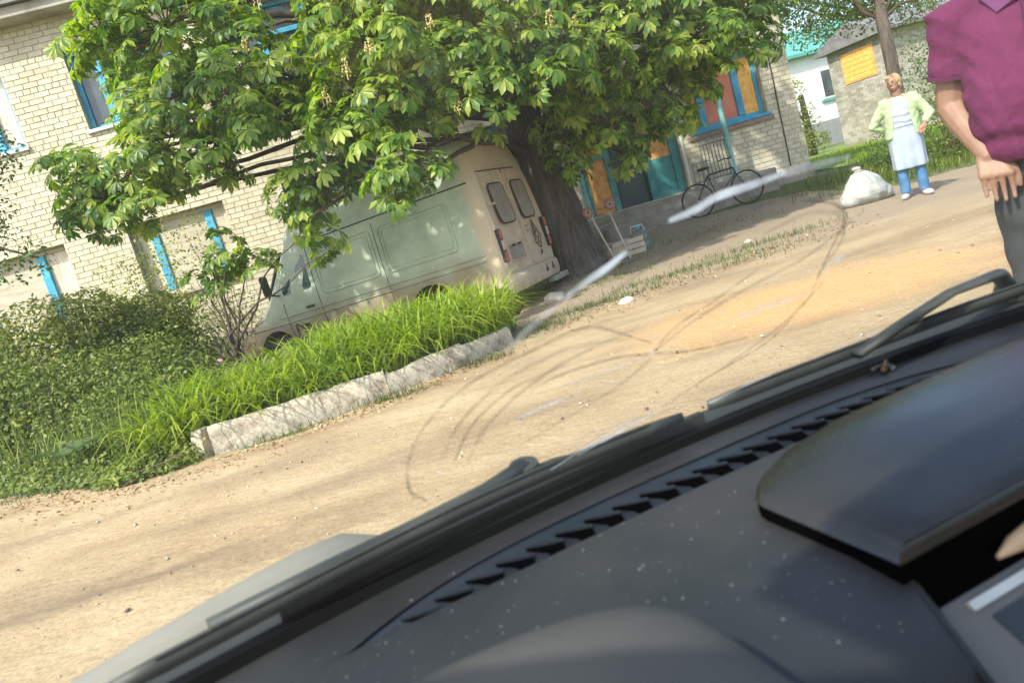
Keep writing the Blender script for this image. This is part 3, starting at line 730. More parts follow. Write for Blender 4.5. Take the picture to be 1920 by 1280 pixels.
# ------------------------------------------------------------------ kerb stones round the lily bed
M_kerb = mat('white_washed_concrete', [(.20, .165, .12), (.36, .31, .24), (.50, .45, .36), (.26, .21, .15)], scale=7, rough=.95, bump=.5, bscale=30, bdist=.02)
def kerb(label, a, b, h, th, seed, dz=0):
    a, b = Vector((*a, 0)), Vector((*b, 0)); d = (b - a); L = d.length; d.normalize(); n = Vector((-d.y, d.x, 0)); rs = []
    N_ = max(4, int(L / .05))
    for i in range(N_ + 1):
        t = i / N_; c = a + d * (L * t); z0 = gz(c.x, c.y) - .08
        prof = [(0, 0), (-.004, .35), (.0, .62), (.012, .86), (.035, 1.0), (.5 * th, 1.02), (th - .02, 1.0), (th, .85), (th, 0)]
        rs.append([c + n * (o_ + .014 * mn.noise((t * L * 7 + seed, k * .9, seed))) + Vector((0, 0, z0 + (h + .08) * k_ * (1 + .10 * (k_ > .5) * mn.noise((t * L * 3.1, k * .5, seed + 5))) + dz)) for k, (o_, k_) in enumerate(prof)])
    o = MB().rings(rs).build('kerb_stone', M_kerb, smooth=True, angle=55)
    return tag(o, label, 'kerb stone', 'kerb round the lily bed')
kerb('long whitewashed kerb stone at the near end of the lily bed', (-2.60, 5.98), (-1.150, 6.383), .235, .13, 1)
kerb('crumbling grey middle kerb stone with weeds at its foot', (-1.146, 6.386), (-.452, 6.868), .205, .12, 9)
kerb('short broken kerb stone at the far end below the van', (-.448, 6.872), (.02, 7.40), .18, .12, 17)
kerb('stub of kerb stone half hidden in weeds at the bed corner', (-2.80, 6.07), (-2.69, 6.02), .24, .14, 31)

# ------------------------------------------------------------------ bicycle by the porch
M_black = mat('black_paint', [(.012, .013, .014), (.03, .03, .03)], scale=12, rough=.4); M_chrome = mat('dull_chrome', [(.4, .4, .4), (.6, .6, .6)], scale=20, rough=.3, metal=1)
bk = thing('bicycle', 'dark bicycle standing beside the porch under the boarded window', 'bicycle', (4.12, 14.05, gz(4.5, 14.05) + .012), .03); bk.scale = (.92, .92, .92)
def wheel(cx, r=.335):
    n = 28; o = MB().tube([(cx + r * math.cos(2 * math.pi * i / n), 0, r + r * math.sin(2 * math.pi * i / n)) for i in range(n + 1)], .019, 6, cap=False).build('wheel', M_tyre, bk, smooth=True)
    sp = MB()
    for i in range(14):
        q = 2 * math.pi * i / 14; sp.tube([(cx, 0, r), (cx + (r - .02) * math.cos(q), 0, r + (r - .02) * math.sin(q))], .0022, 4, cap=False)
    sp.build('spokes', M_chrome, o); MB().tube([(cx, -.05, r), (cx, .05, r)], .022, 8).build('hub', M_chrome, o)
wheel(0); wheel(1.06)
g = MB(); bb_, st, ht_, fh = (.43, 0, .29), (.30, 0, .78), (.86, 0, .80), (1.06, 0, .335)
for a, b in ((bb_, st), (st, ht_), (bb_, (.88, 0, .68)), (ht_, (.90, 0, .62))): g.tube([a, b], .016, 8)
for sy in (-.05, .05): g.tube([(0, sy, .335), bb_], .010, 6); g.tube([(0, sy, .335), st], .009, 6); g.tube([(.90, sy, .62), (1.06, sy, .335)], .011, 6)
g.build('frame', M_black, bk, smooth=True)
MB().tube([ht_, (.83, 0, .98)], .013, 8).build('stem', M_chrome, bk); MB().tube([(.68, -.28, .99), (.80, -.20, 1.02), (.83, 0, .985), (.80, .20, 1.02), (.68, .28, .99)], .012, 8).build('handlebar', M_black, bk, smooth=True)
MB().tube([st, (.28, 0, .90)], .012, 8).build('seat_post', M_chrome, bk); MB().ell((.25, 0, .93), (.14, .08, .035)).build('saddle', M_black, bk, smooth=True)
MB().tube([(.43, -.09, .29), (.43, .09, .29)], .05, 10).build('crank', M_chrome, bk)

# ------------------------------------------------------------------ small things by the trunk and porch
M_clear = glass_mat('clear_plastic', (.80, .86, .88), .25, (.75, .8, .82), .05)
jg = thing('water_jug', 'clear plastic water jug standing on the ground before the porch', 'jug', (2.66, 13.05, gz(2.66, 13.05) + .012))
pr_ = [(.02, .0), (.15, 0), (.165, .03), (.165, .12), (.155, .14), (.165, .16), (.165, .25), (.13, .31), (.05, .36), (.045, .40), (.02, .40)]
MB().rings([[(r_ * math.cos(2 * math.pi * j / 18), r_ * math.sin(2 * math.pi * j / 18), z) for j in range(18)] for r_, z in pr_]).build('bottle', M_clear, jg, smooth=True, angle=50)
MB().tube([(0, 0, .385), (0, 0, .42)], .052, 12).build('cap', M_blue, jg); MB().tube([(-.13, 0, .31), (-.10, 0, .43), (.10, 0, .43), (.13, 0, .31)], .010, 6).build('handle', M_white, jg, smooth=True)
# an upturned hand trolley
M_red2 = mat('faded_red_plastic', [(.27, .09, .08), (.36, .14, .12)], scale=8, rough=.5); M_wood = mat('bleached_wood', [(.38, .31, .22), (.55, .47, .36)], scale=9, rough=.85, stretch=(1, 1, .2))
tz = gz(2.1, 12.4)
tr_ = thing('hand_trolley', 'old hand trolley with faded red wheels tipped beside the chestnut trunk', 'trolley', (2.02, 12.5, tz + .01), 0)
for a, b in (((-.16, .05, .88), (.05, -.12, 0)), ((.16, .12, .92), (.30, -.05, 0))): MB().tube([a, b], .018, 8).build('rail', M_wood, tr_)
for t in (.25, .6): MB().tube([(-.16 + .21 * t, .05 - .17 * t, .88 - .88 * t), (.16 + .14 * t, .12 - .17 * t, .92 - .92 * t)], .014, 6).build('crossbar', M_iron, tr_)
for cx, cy, cz in ((-.20, .02, .96), (.20, .06, 1.0)):
    w1 = MB(); n = 20; w1.tube([(cx + .07 * math.cos(2 * math.pi * i / n), cy + .03 * math.cos(2 * math.pi * i / n), cz + .07 * math.sin(2 * math.pi * i / n)) for i in range(n + 1)], .03, 8, cap=False)
    o = w1.build('wheel', M_red2, tr_, smooth=True); MB().tube([(cx, cy - .035, cz), (cx, cy + .03, cz)], .05, 14).build('rim', M_dglass, o); MB().tube([(cx, cy - .045, cz), (cx, cy + .045, cz)], .022, 8).build('hub', M_seam, o)
MB().tube([(-.26, .03, .95), (.26, .06, .98)], .012, 6).build('axle', M_iron, tr_); MB().cbox(-.1, .36, -.22, -.06, .005, .03, .004).build('toe_plate', M_iron, tr_)
bx = thing('wooden_crate', 'shallow weathered crate on the ground behind the trolley', 'crate', (2.35, 12.95, gz(2.35, 12.95) + .012), .2)
for z0 in (0, .10, .20): MB().bb(-.3, .3, -.2, -.185, z0, z0 + .085).build('slat', M_wood, bx); MB().bb(-.3, .3, .185, .2, z0, z0 + .085).build('slat', M_wood, bx); MB().bb(-.3, -.285, -.184, .184, z0, z0 + .085).build('slat', M_wood, bx); MB().bb(.285, .3, -.184, .184, z0, z0 + .085).build('slat', M_wood, bx)
MB().bb(-.284, .284, -.184, .184, .002, .012).build('base', M_wood, bx)
# stones
def stone(label, x, y, r, sd, m):
    g = MB().ell((0, 0, 0), (r, r * .75, r * .55), nu=14, nv=9); g.v = [tuple(Vector(v) * (1 + .35 * mn.noise((v[0] * 2.2 / r + sd, v[1] * 2.2 / r, v[2] * 2.2 / r)))) for v in g.v]
    o = g.build('stone', m, smooth=True, angle=35); o.location = (x, y, gz(x, y) + r * .3); tag(o, label, 'stone', 'loose stones'); return o
M_pale = mat('pale_stone', [(.42, .38, .31), (.6, .56, .48)], scale=9, rough=.9)
stone('pale fist-sized stone lying on the verge right of the van', 1.30, 7.85, .085, 3, M_pale); stone('small white stone alone on the shaded yard before the porch', 3.53, 10.2, .055, 8, M_pale)
stone('grey half-brick lump at the far left foot of the bushes', -4.95, 7.15, .09, 12, M_plinth); stone('broken slab of concrete lying under the van bumper', .75, 10.3, .17, 21, M_conc)

# ------------------------------------------------------------------ white sack
M_sack = mat('white_woven_sack', [(.31, .32, .305), (.37, .38, .365), (.42, .43, .41)], scale=5, rough=.75, bump=.25, bscale=40)
g = MB()
for c, r_ in (((0, 0, .16), (.36, .25, .19)), ((.0, 0, .25), (.29, .21, .20)), ((-.02, .0, .36), (.18, .15, .13)), ((-.20, .02, .12), (.17, .2, .14)), ((.24, 0, .11), (.17, .18, .13)), ((-.05, -.02, .47), (.05, .045, .07)), ((-.07, -.02, .535), (.065, .05, .03)), ((.38, -.03, .05), (.07, .05, .04))): g.ell(c, r_)
sk = thing('sack', 'full white woven sack slumped on the dirt beside the woman', 'sack', (5.56, 10.78, gz(5.56, 10.78) + .0), .1)
o = remesh('bag', g, .014, M_sack, sk, 3)
for v in o.data.vertices:
    c = v.co; n_ = mn.noise((c.x * 5, c.y * 5, c.z * 4)) * .010 + .011 * math.sin(math.atan2(c.y, c.x + .04) * 12 + 2.5 * mn.noise((c.x * 4, c.y * 4, c.z * 4))) * smooth01(.20, .42, c.z) + .006 * math.sin(c.z * 38 + c.x * 20) * smooth01(.30, .08, c.z)
    d_ = Vector((c.x, c.y, 0)); v.co += d_.normalized() * n_ if d_.length > .01 else Vector((0, 0, 0)); v.co.z = max(v.co.z, .004)
g = MB().tube([(-.05 + .058 * math.cos(q * .5), -.02 + .058 * math.sin(q * .5), .495) for q in range(14)], .007, 5); g.build('tie', M_wood, sk)

# ------------------------------------------------------------------ outbuilding and the far white house
M_gbrick = mat('grey_brick', [(.27, .25, .20), (.37, .34, .28), (.45, .42, .36)], scale=1.5, rough=.9, island=.2)
ob = thing('brick_outbuilding', 'low grey brick outbuilding with an orange boarded window behind the woman', 'outbuilding', (14.85, 25.5, .1), R(17.5))
OW, OD, OH = 9.0, 2.6, 3.75
w2 = MB().bb(0, OW, 0, OD, 0, OH).build('wall', M_mortar, ob)
g = MB(); z = .1; row = 0
while z < OH - .05:
    o_ = 0 if row % 2 else .131
    q = -.25 + o_
    while q < OD:
        a, b = max(q, 0), min(q + .25, OD)
        if b - a > .03 and not (.55 < (a + b) / 2 < 1.95 and 2.5 < z < 3.55): g.bb(-.012 + random.uniform(-.004, .004), .01, a, b, z - .044, z + .044)
        q += .262
    q = -.25 + o_
    while q < OW:
        a, b = max(q, 0), min(q + .25, OW)
        if b - a > .03: g.bb(a, b, -.012 + random.uniform(-.004, .004), .01, z - .044, z + .044)
        q += .262
    z += .1; row += 1
g.build('brickwork', M_gbrick, w2, kind='stuff')
fr_ = MB(); fr_.bb(-.03, .005, .52, .58, 2.5, 3.58); fr_.bb(-.03, .005, 1.92, 1.98, 2.5, 3.58); fr_.bb(-.03, .005, .581, 1.919, 2.5, 2.55); fo = fr_.build('window', M_osb, ob)
for k in range(6): MB().bb(-.034 - .004 * (k % 2), -.002, .585, 1.915, 2.56 + k * .168, 2.56 + k * .168 + .155).build('board', M_yel, fo)
MB().prism([(-.35, OH + .0), (-.35, OH + .10), (OD / 2, OH + .75), (OD + .35, OH + .10), (OD + .35, OH)], lambda y, z: (-.3, y, z + .004), lambda y, z: (OW + .3, y, z + .004)).build('roof', M_slate, ob)
fw_ = MB().bb(2.2, 3.4, -.04, -.014, 1.5, 2.7).build('window', M_blue, ob); MB().bb(2.28, 3.32, -.05, -.042, 1.58, 2.62).build('pane', M_pane, fw_)

wh = thing('white_house', 'far white house with a green roof and grey plinth seen past the corner', 'house', (20.8, 46.5, 0), R(14))
M_wwall = mat('white_render', [(.74, .74, .72), (.80, .80, .78)], scale=2, rough=.8); M_green = mat('green_roof', [(.08, .28, .24), (.13, .38, .33)], scale=3, rough=.6)
MB().bb(.02, 9.98, .02, 6.98, 1.9, 6.0).build('wall', M_wwall, wh); MB().bb(0, 10, 0, 7, -.2, 1.9).build('plinth', mat('grey_plinth', [(.22, .23, .22), (.28, .29, .28)], scale=2, rough=.9), wh)
MB().prism([(-.5, 6.0), (-.5, 6.2), (3.5, 8.2), (7.5, 6.2), (7.5, 6.0)], lambda y, z: (-.5, y, z + .004), lambda y, z: (10.5, y, z + .004)).build('roof', M_green, wh)
for x in (2.2, 5.4): wo_ = MB().bb(x, x + 1.3, -.05, .018, 3.2, 5.0).build('window', M_white, wh); MB().bb(x + .1, x + 1.2, -.06, -.052, 3.3, 4.9).build('pane', M_pane, wo_)
MB().bb(2.0, 3.7, -.12, .0185, 3.02, 3.16).build('sill', M_green, wh)
# ------------------------------------------------------------------ vegetation
def leaflet(L, w, ang, droop, fold=.18):
    """one obovate leaflet: 8 verts, 8 tris, midrib folded"""
    ts, ws = (0, .38, .72, 1.0), (.0, .55, 1.0, 0)
    V = []; c, s = math.cos(ang), math.sin(ang)
    def pt(t, y, z):
        x = t * L * (1 - .12 * droop * t); zz = z - droop * L * t * t * .55
        return (x * c - y * s, x * s + y * c, zz)
    V = [pt(0, 0, 0), pt(ts[1], 0, 0), pt(ts[2], 0, 0), pt(1, 0, 0)]
    for sg in (1, -1): V += [pt(ts[1], sg * w * .5 * ws[1], fold * w * .5), pt(ts[2], sg * w * .5, fold * w * .9)]
    T = [(0, 1, 4), (1, 2, 5), (1, 5, 4), (2, 3, 5), (0, 6, 1), (1, 7, 2), (1, 6, 7), (2, 7, 3)]
    return V, T
def palmate(droop, n=7, seed=0):
    rr = random.Random(seed); V, T = [], []
    A = [0, 34, -34, 68, -68, 112, -112][:n]; LL = [1, .96, .96, .80, .80, .52, .52]
    for a, l in zip(A, LL):
        v, t = leaflet(l * rr.uniform(.9, 1.05), .36 * l, R(a + rr.uniform(-5, 5)), droop * rr.uniform(.7, 1.3)); o = len(V)
        V += v; T += [tuple(i + o for i in q) for q in t]
    V += [(-.45, 0, .10), (0, .012, 0), (0, -.012, 0)]; o = len(V); T.append((o - 3, o - 2, o - 1))
    return np.array(V), np.array(T)
def simple_leaf(w=.55, droop=.3):
    V, T = leaflet(1, w, 0, droop, .15); V = np.array(V)
    return V, np.array(T)
def oval_leaf(w=.55):
    V = np.array([(0, 0, 0), (.45, w / 2, .06), (.45, -w / 2, .06), (1, 0, -.12)]); return V, np.array([(0, 2, 1), (1, 2, 3)])

def blob_points(b, n, inner=.45):
    c, r = np.array(b[:3]), b[3]; rz = b[4] if len(b) > 4 else r * .8
    d = rng.normal(size=(n, 3)); d /= np.linalg.norm(d, axis=1, keepdims=True)
    rad = (inner ** 3 + (1 - inner ** 3) * rng.random(n)) ** (1 / 3)
    rad *= 1 + .18 * np.sin(d[:, 0] * 5 + c[0] * 3) * np.cos(d[:, 2] * 4 + c[1])
    return c + d * rad[:, None] * np.array([r, r, rz]), d

def whorls(blobs, dens, size, per=6):
    """leaves in whorls at twig ends; returns matrices and positions"""
    Ms, Ps, tw = [], [], []
    for b in blobs:
        n = max(3, int(dens * b[3] ** 2)); pts, d = blob_points(b, n)
        tw.append((b, pts))
        for p, dd in zip(pts, d):
            ax = np.array([dd[0] * .8, dd[1] * .8, .55 + .35 * dd[2]]) + rng.normal(0, .2, 3); ax /= np.linalg.norm(ax)
            k = rng.integers(per - 1, per + 2); ph = rng.random() * 6.3
            e1 = np.cross(ax, [0, .3, 1.]); e1 /= np.linalg.norm(e1); e2 = np.cross(ax, e1)
            for i in range(k):
                q = ph + 6.283 * i / k + rng.normal(0, .25)
                out = e1 * math.cos(q) + e2 * math.sin(q)
                x = out + ax * rng.uniform(-.25, .35) + np.array([0, 0, -.30]); x /= np.linalg.norm(x)
                z = ax * .9 + np.array([0, 0, .55]) + rng.normal(0, .25, 3); z -= x * z.dot(x); z /= np.linalg.norm(z)
                y = np.cross(z, x); s = size * rng.uniform(.55, 1.2)
                Ms.append(np.stack([x, y, z], axis=1) * s); Ps.append(p + out * s * rng.uniform(.4, .7) + ax * s * .2)
    return np.array(Ms), np.array(Ps), tw

def loose(blobs, dens, size, inner=.3, up=.5, jit=.6):
    Ms, Ps = [], []
    for b in blobs:
        n = int(dens * b[3] ** 2); p, d = blob_points(b, n, inner)
        nrm = d * .7 + np.array([0, 0, up]) + rng.normal(0, jit, (n, 3))
        m = rot_from(nrm, rng.random(n) * 6.3) * (size * rng.uniform(.6, 1.25, n))[:, None, None]
        Ms.append(m); Ps.append(p)
    return np.concatenate(Ms), np.concatenate(Ps)

M_cleaf = mat('chestnut_leaf', [(.16, (.045, .105, .018)), (.38, (.092, .185, .026)), (.55, (.18, .275, .036)), (.78, (.36, .42, .06))], scale=.8, rough=.40, island=.26, translucent=.48, spec=.4)
M_dleaf = mat('dark_leaf', [(.25, (.030, .070, .018)), (.5, (.058, .120, .026)), (.75, (.105, .18, .04))], scale=1.2, rough=.5, island=.25, translucent=.3)
M_yleaf = mat('yellow_green_leaf', [(.2, (.11, .155, .022)), (.5, (.20, .25, .034)), (.8, (.34, .36, .065))], scale=1.1, rough=.55, island=.28, translucent=.35)
M_bush = mat('bush_leaf', [(.2, (.052, .095, .016)), (.5, (.115, .165, .024)), (.8, (.24, .28, .04))], scale=.9, rough=.55, island=.25, translucent=.3)
M_far = mat('far_tree_leaf', [(.25, (.06, .10, .025)), (.5, (.105, .155, .035)), (.8, (.18, .22, .06))], scale=.7, rough=.6, island=.25, translucent=.35)
M_bark = mat('chestnut_bark', [(.05, .038, .03), (.105, .085, .068), (.17, .14, .115)], scale=7, rough=.95, bump=1.0, bscale=16, stretch=(1.6, 1.6, .22), bdist=.05)
M_twig = mat('twig_bark', [(.05, .035, .022), (.10, .07, .045)], scale=10, rough=.9)

def trunk(pts, rad, seed, n=30, lobes=.10):
    g = MB(); P = [Vector(p) for p in pts]; rs = []
    # resample
    Q, RR = [], []
    for (a, ra), (b, rb) in zip(zip(P, rad), zip(P[1:], rad[1:])):
        k = max(2, int((b - a).length / .10))
        for i in range(k): Q.append(a.lerp(b, i / k)); RR.append(ra + (rb - ra) * i / k)
    Q.append(P[-1]); RR.append(rad[-1])
    for i, (q, r_) in enumerate(zip(Q, RR)):
        ring = []
        for j in range(n):
            a = 2 * math.pi * j / n; c, s = math.cos(a), math.sin(a)
            f = 1 + lobes * mn.noise((c * 2.2, s * 2.2, q.z * .5 + seed)) + lobes * .75 * mn.noise((c * 7, s * 7, q.z * .9 + seed)) + .035 * mn.noise((c * 14, s * 14, q.z * 3 + seed))
            ring.append((q.x + r_ * f * c, q.y + r_ * f * s, q.z))
        rs.append(ring)
    return g.rings(rs)

def limb(a, b, r0, r1, sag=.0, k=7, seed=0):
    a, b = Vector(a), Vector(b); P, RR = [], []
    for i in range(k + 1):
        t = i / k; p = a.lerp(b, t); p.z += sag * math.sin(math.pi * t)
        w_ = .10 * (b - a).length * math.sin(math.pi * t)
        p += Vector((mn.noise((t * 2.5 + seed, 1, 0)), mn.noise((t * 2.5 + seed, 5, 0)), mn.noise((t * 2.5 + seed, 9, 0)))) * w_
        P.append(p); RR.append(r0 + (r1 - r0) * t)
    return P, RR

# --- the big horse chestnut
CB = [(-3.45, 11.2, 5.15, 1.2), (-4.35, 11.3, 5.25, .72), (-2.76, 10.5, 3.9, .95), (-1.75, 10.4, 3.75, .75), (-.9, 10.2, 4.1, .8), (-2.6, 10.8, 4.6, .7), (-4.3, 10.4, 3.22, .75, .5), (-3.3, 10.2, 3.1, .62, .5),
      (-.3, 9.4, 3.4, 1.0), (.45, 9.7, 3.6, 1.05), (-.87, 9.2, 3.0, .72), (.48, 9.35, 2.85, .65), (1.4, 9.9, 3.1, .85), (1.95, 10.35, 2.75, .65),
      (-1.38, 9.75, 2.75, .55), (-.62, 8.85, 2.12, .50, .4), (-.82, 8.7, 1.78, .26, .3), (-1.8, 9.8, 2.45, .50, .36), (2.63, 11.0, 3.4, 1.1), (3.8, 11.4, 2.95, .95), (3.4, 11.8, 2.45, .75),
      (4.75, 12.4, 3.05, .8), (2.35, 11.3, 2.15, .55), (1.8, 11.9, 1.95, .5), (2.62, 11.8, 1.62, .38), (2.9, 12.6, 2.3, .7), (0, 11.0, 4.1, .9),
      (-2.3, 9.9, 3.3, .6), (-4.9, 10.3, 3.0, .45), (4.3, 11.9, 3.9, 1.0), (3.2, 11.2, 4.2, 1.2), (5.4, 12.6, 3.8, .8),
      (-5.0, 10.5, 3.5, .5, .45), (-3.9, 10.6, 3.95, .55), (-3.6, 10.3, 3.5, .55), (-5.1, 10.5, 2.75, .4, .3), (-4.2, 10.2, 2.75, .45, .35), (-.6, 9.8, 4.4, .9), (1.3, 11.2, 3.9, .9), (-1.95, 9.7, 1.98, .36, .36), (-2.2, 9.95, 2.4, .4), (1.8, 11.5, 2.75, .5), (1.55, 11.6, 2.35, .35), (2.2, 12.0, 2.7, .5)]
CB_TOP = [(-3.1, 11.6, 6.7, 1.4), (-.6, 11.6, 6.6, 1.5), (1.0, 11.0, 5.3, 1.7), (3.0, 12.0, 5.8, 1.7), (.5, 12.6, 7.4, 2.0), (-2, 12.6, 7.9, 1.7), (2.6, 13.0, 7.6, 1.7), (4.9, 13.2, 5.3, 1.4), (.4, 10.0, 4.9, 1.1),
          (-4.2, 7.9, 5.9, .9), (-3.4, 7.7, 5.7, .8)]  # last two clumps added out of view to shade the van
chest = thing('chestnut_tree', 'old horse chestnut with drooping leafy boughs over the parked van', 'tree', (1.49, 13.0, 0))
chl = Vector((1.49, 13.0, 0))
Tt = [(1.53, 12.98, -.25), (1.50, 12.98, .05), (1.47, 13.0, .5), (1.41, 13.08, 1.3), (1.26, 13.12, 2.1), (1.08, 13.15, 2.9), (.85, 13.0, 4.0), (.6, 12.8, 5.6), (.5, 12.7, 7.0)]
tk = trunk([Vector(p) - chl for p in Tt], [.60, .50, .42, .38, .37, .40, .30, .20, .08], 2, 40, .12).build('trunk', M_bark, chest, smooth=True)
for i, b in enumerate(CB + CB_TOP):
    src = min(Tt[4:], key=lambda p: abs(p[2] - (b[2] - .4)) + (0 if p[2] < b[2] + 1 else 3)); src = (src[0], src[1], max(2.2, min(src[2], b[2] + .6)))
    P, RR = limb(Vector(src) - chl, Vector(b[:3]) - chl, .10 if b[3] > .7 else .06, .018, .35, 8, i * 3.1); MB().tube(P, RR, 7).build('branch', M_twig, chest, smooth=True)
Mc, Pc, tw = whorls(CB, 54, .205); Mt, Pt, tw2 = whorls(CB_TOP, 24, .23)
tg = MB()
for b, pts in tw:
    c = Vector(b[:3])
    for p in pts[::2]:
        p = Vector(p); tg.tube([c - chl, c.lerp(p, .55) - chl + Vector((0, 0, .05)), p - chl], [.012, .008, .004], 4, cap=False)
tg.build('twigs', M_twig, chest, kind='stuff')
VAR = [palmate(.55, 7, 1), palmate(.85, 7, 2), palmate(.35, 7, 3), palmate(1.1, 5, 4)]
VM = []
for i, (v, t) in enumerate(VAR):
    me = mesh_np('chestnut_leaf', v, t); me.materials.append(M_cleaf); VM.append(me)
cl = np.array(chl)
dcam = np.linalg.norm(Pc - np.array([0, 0, EYE]), axis=1)
# the leaves that show largest become single parts
elev = (Pc[:, 2] - EYE) / np.maximum(.1, Pc[:, 1]); order = np.argsort(dcam + np.where(elev > .42, 50, 0)); big = order[::2][:298]; restm = np.ones(len(Pc), bool); restm[big] = False
for i in big:
    o = bpy.data.objects.new('leaf', VM[i % 4]); C.objects.link(o); o.parent = chest
    m3 = Mc[i]; p3 = Pc[i] - cl
    o.matrix_basis = Matrix([[*m3[0], p3[0]], [*m3[1], p3[1]], [*m3[2], p3[2]], [0, 0, 0, 1]])
Vs, Ts, off = [], [], 0
Mr, Pr = np.concatenate([Mc[restm], Mt]), np.concatenate([Pc[restm], Pt]) - cl
for k in range(4):
    v, t = scatter(*VAR[k], Mr[k::4], Pr[k::4]); Vs.append(v); Ts.append(t + off); off += len(v)
link('foliage', mesh_np('foliage', np.concatenate(Vs), np.concatenate(Ts)), M_cleaf, chest, kind='stuff')
# spent flower candles
M_candle = mat('spent_blossom', [(.30, .22, .07), (.48, .36, .13), (.60, .50, .24)], scale=20, rough=.8, island=.3)
def candle(p, h):
    g = MB(); p = Vector(p) - chl
    g.tube([p, p + Vector((.02, 0, h))], [.006, .003], 5)
    for i in range(34):
        t = random.random(); q = random.random() * 6.3; r_ = .05 * (1 - .75 * t) + .008
        c = p + Vector((r_ * math.cos(q) + .02 * t, r_ * math.sin(q), h * (.15 + .85 * t))); g.ell(c, (.010, .010, .012), nu=5, nv=4)
    return g.build('flower_spike', M_candle, chest)
for p in ((-.62, 8.6, 3.35), (.10, 8.75, 3.45), (-.95, 8.75, 3.2), (-1.3, 9.0, 3.0), (.9, 9.2, 3.4), (1.5, 9.3, 3.25), (1.9, 9.9, 3.2), (-2.2, 9.9, 4.1), (.15, 8.8, 2.5), (-.05, 8.75, 2.95), (-1.9, 10.0, 4.6)): candle(p, random.uniform(.18, .27))

# --- chestnut sapling at the van's nose
sp_ = thing('chestnut_sapling', 'young chestnut sapling growing in front of the van cab', 'sapling', (-3.75, 10.25, gz(-3.7, 10.2)))
sl_ = np.array([-3.75, 10.25, gz(-3.7, 10.2)])
SB = [(-3.45, 10.35, 1.85, .42, .38), (-3.05, 10.0, 1.65, .38, .3), (-2.2, 9.95, 1.85, .34, .4), (-3.9, 10.5, 1.6, .35), (-2.05, 9.9, 1.45, .28)]
for i, b in enumerate(SB):
    P, RR = limb((.03, 0, .5 + .1 * i), Vector(b[:3]) - Vector(sl_), .018, .006, .1, 6, i * 2.0); MB().tube(P, RR, 6).build('branch', M_twig, sp_, smooth=True)
MB().tube([(0, 0, -.05), (.03, .02, .6), (.06, .10, 1.3), (.10, .12, 1.9)], [.03, .024, .018, .008], 8).build('trunk', M_twig, sp_, smooth=True)
Ms_, Ps_, _ = whorls(SB, 46, .16); lead = np.argsort(np.linalg.norm(Ps_ - np.array([0, 0, EYE]), axis=1))[:60]; mk_ = np.ones(len(Ps_), bool); mk_[lead] = False
for i in lead:
    o = bpy.data.objects.new('leaf', VM[i % 4]); C.objects.link(o); o.parent = sp_; m3 = Ms_[i]; p3 = Ps_[i] - sl_
    o.matrix_basis = Matrix([[*m3[0], p3[0]], [*m3[1], p3[1]], [*m3[2], p3[2]], [0, 0, 0, 1]])
v, t = scatter(*VAR[0], Ms_[mk_], Ps_[mk_] - sl_); link('foliage', mesh_np('foliage', v, t), M_cleaf, sp_, kind='stuff')

def shrub(name, label, cat, base, blobs, dens, size, m, leaf=None, stems=14, group=None, inner=.35, up=.5):
    t_ = thing(name, label, cat, base, 0, group); bl = np.array(base)
    M_, P_ = loose(blobs, dens, size, inner, up); v, tt = scatter(*(leaf or oval_leaf(.5)), M_, P_ - bl)
    link('foliage', mesh_np('foliage', v, tt), m, t_, kind='stuff')
    g = MB()
    for i in range(stems):
        b = blobs[i % len(blobs)]; p, _ = blob_points(b, 1, .2); P, RR = limb((random.uniform(-.15, .15), random.uniform(-.15, .15), -.03), Vector(p[0] - bl), .013, .004, .05, 6, i * 1.7)
        g.tube(P, RR, 5, cap=False)
    g.build('stems', M_twig, t_, kind='stuff'); return t_
gb = 'bushes along the left wall'
shrub('shrub', 'tall dark bush at the far left edge before the wall', 'bush', (-7.0, 9.5, 0), [(-7.1, 9.5, 1.0, 1.15, 1.1), (-6.4, 9.2, .5, .7)], 8000, .078, M_bush, group=gb)
shrub('shrub', 'broad yellow-green bush under the ground-floor windows', 'bush', (-6.0, 10.3, -.1), [(-6.1, 10.2, 1.05, 1.0, .95), (-5.6, 10.5, 1.45, .65), (-5.0, 11.0, 1.2, .6)], 8500, .072, M_yleaf, group=gb)
shrub('shrub', 'olive bush next to the van nose below the wall', 'bush', (-5.1, 10.6, -.12), [(-5.2, 10.6, .75, .9, .8), (-4.6, 10.7, .55, .6)], 8500, .072, M_bush, group=gb)
shrub('shrub', 'low dark bush at the bottom left beside the road', 'bush', (-5.7, 8.4, 0), [(-5.7, 8.6, .6, .78, .75), (-6.3, 8.4, .6, .6), (-5.1, 8.3, .42, .5, .5)], 11000, .062, M_bush, group=gb)
shrub('shrub', 'low green bush between the road bushes and the lily bed', 'bush', (-4.6, 8.6, -.02), [(-4.7, 8.9, .5, .75, .7), (-4.1, 8.8, .42, .6, .6), (-4.35, 8.0, .3, .5, .45)], 11000, .062, M_bush, group=gb)
shrub('wall_creeper', 'thin yellow creeper climbing between the two ground-floor windows', 'creeper', (-5.9, 13.6, -.1), [(-5.9, 13.2, 1.7, .75, .9), (-5.5, 12.9, 1.2, .7), (-6.6, 13.1, 1.4, .7)], 2400, .07, M_yleaf, stems=16)
shrub('wall_creeper', 'straggly bare-stemmed climber before the window nearest the van', 'creeper', (-4.6, 12.9, -.1), [(-4.9, 12.8, 2.4, .7, .7), (-4.4, 12.7, 1.3, .6, .8), (-4.9, 12.6, .8, .7)], 1000, .07, M_yleaf, stems=16)
shrub('leafy_perennial', 'leafy green perennial clump at the near corner of the lily bed', 'plant', (-3.35, 7.0, 0), [(-3.5, 7.4, .42, .42, .36), (-3.15, 6.9, .3, .36, .28), (-2.85, 6.35, .2, .26, .2)], 1900, .085, M_bush, simple_leaf(.5), group=None)
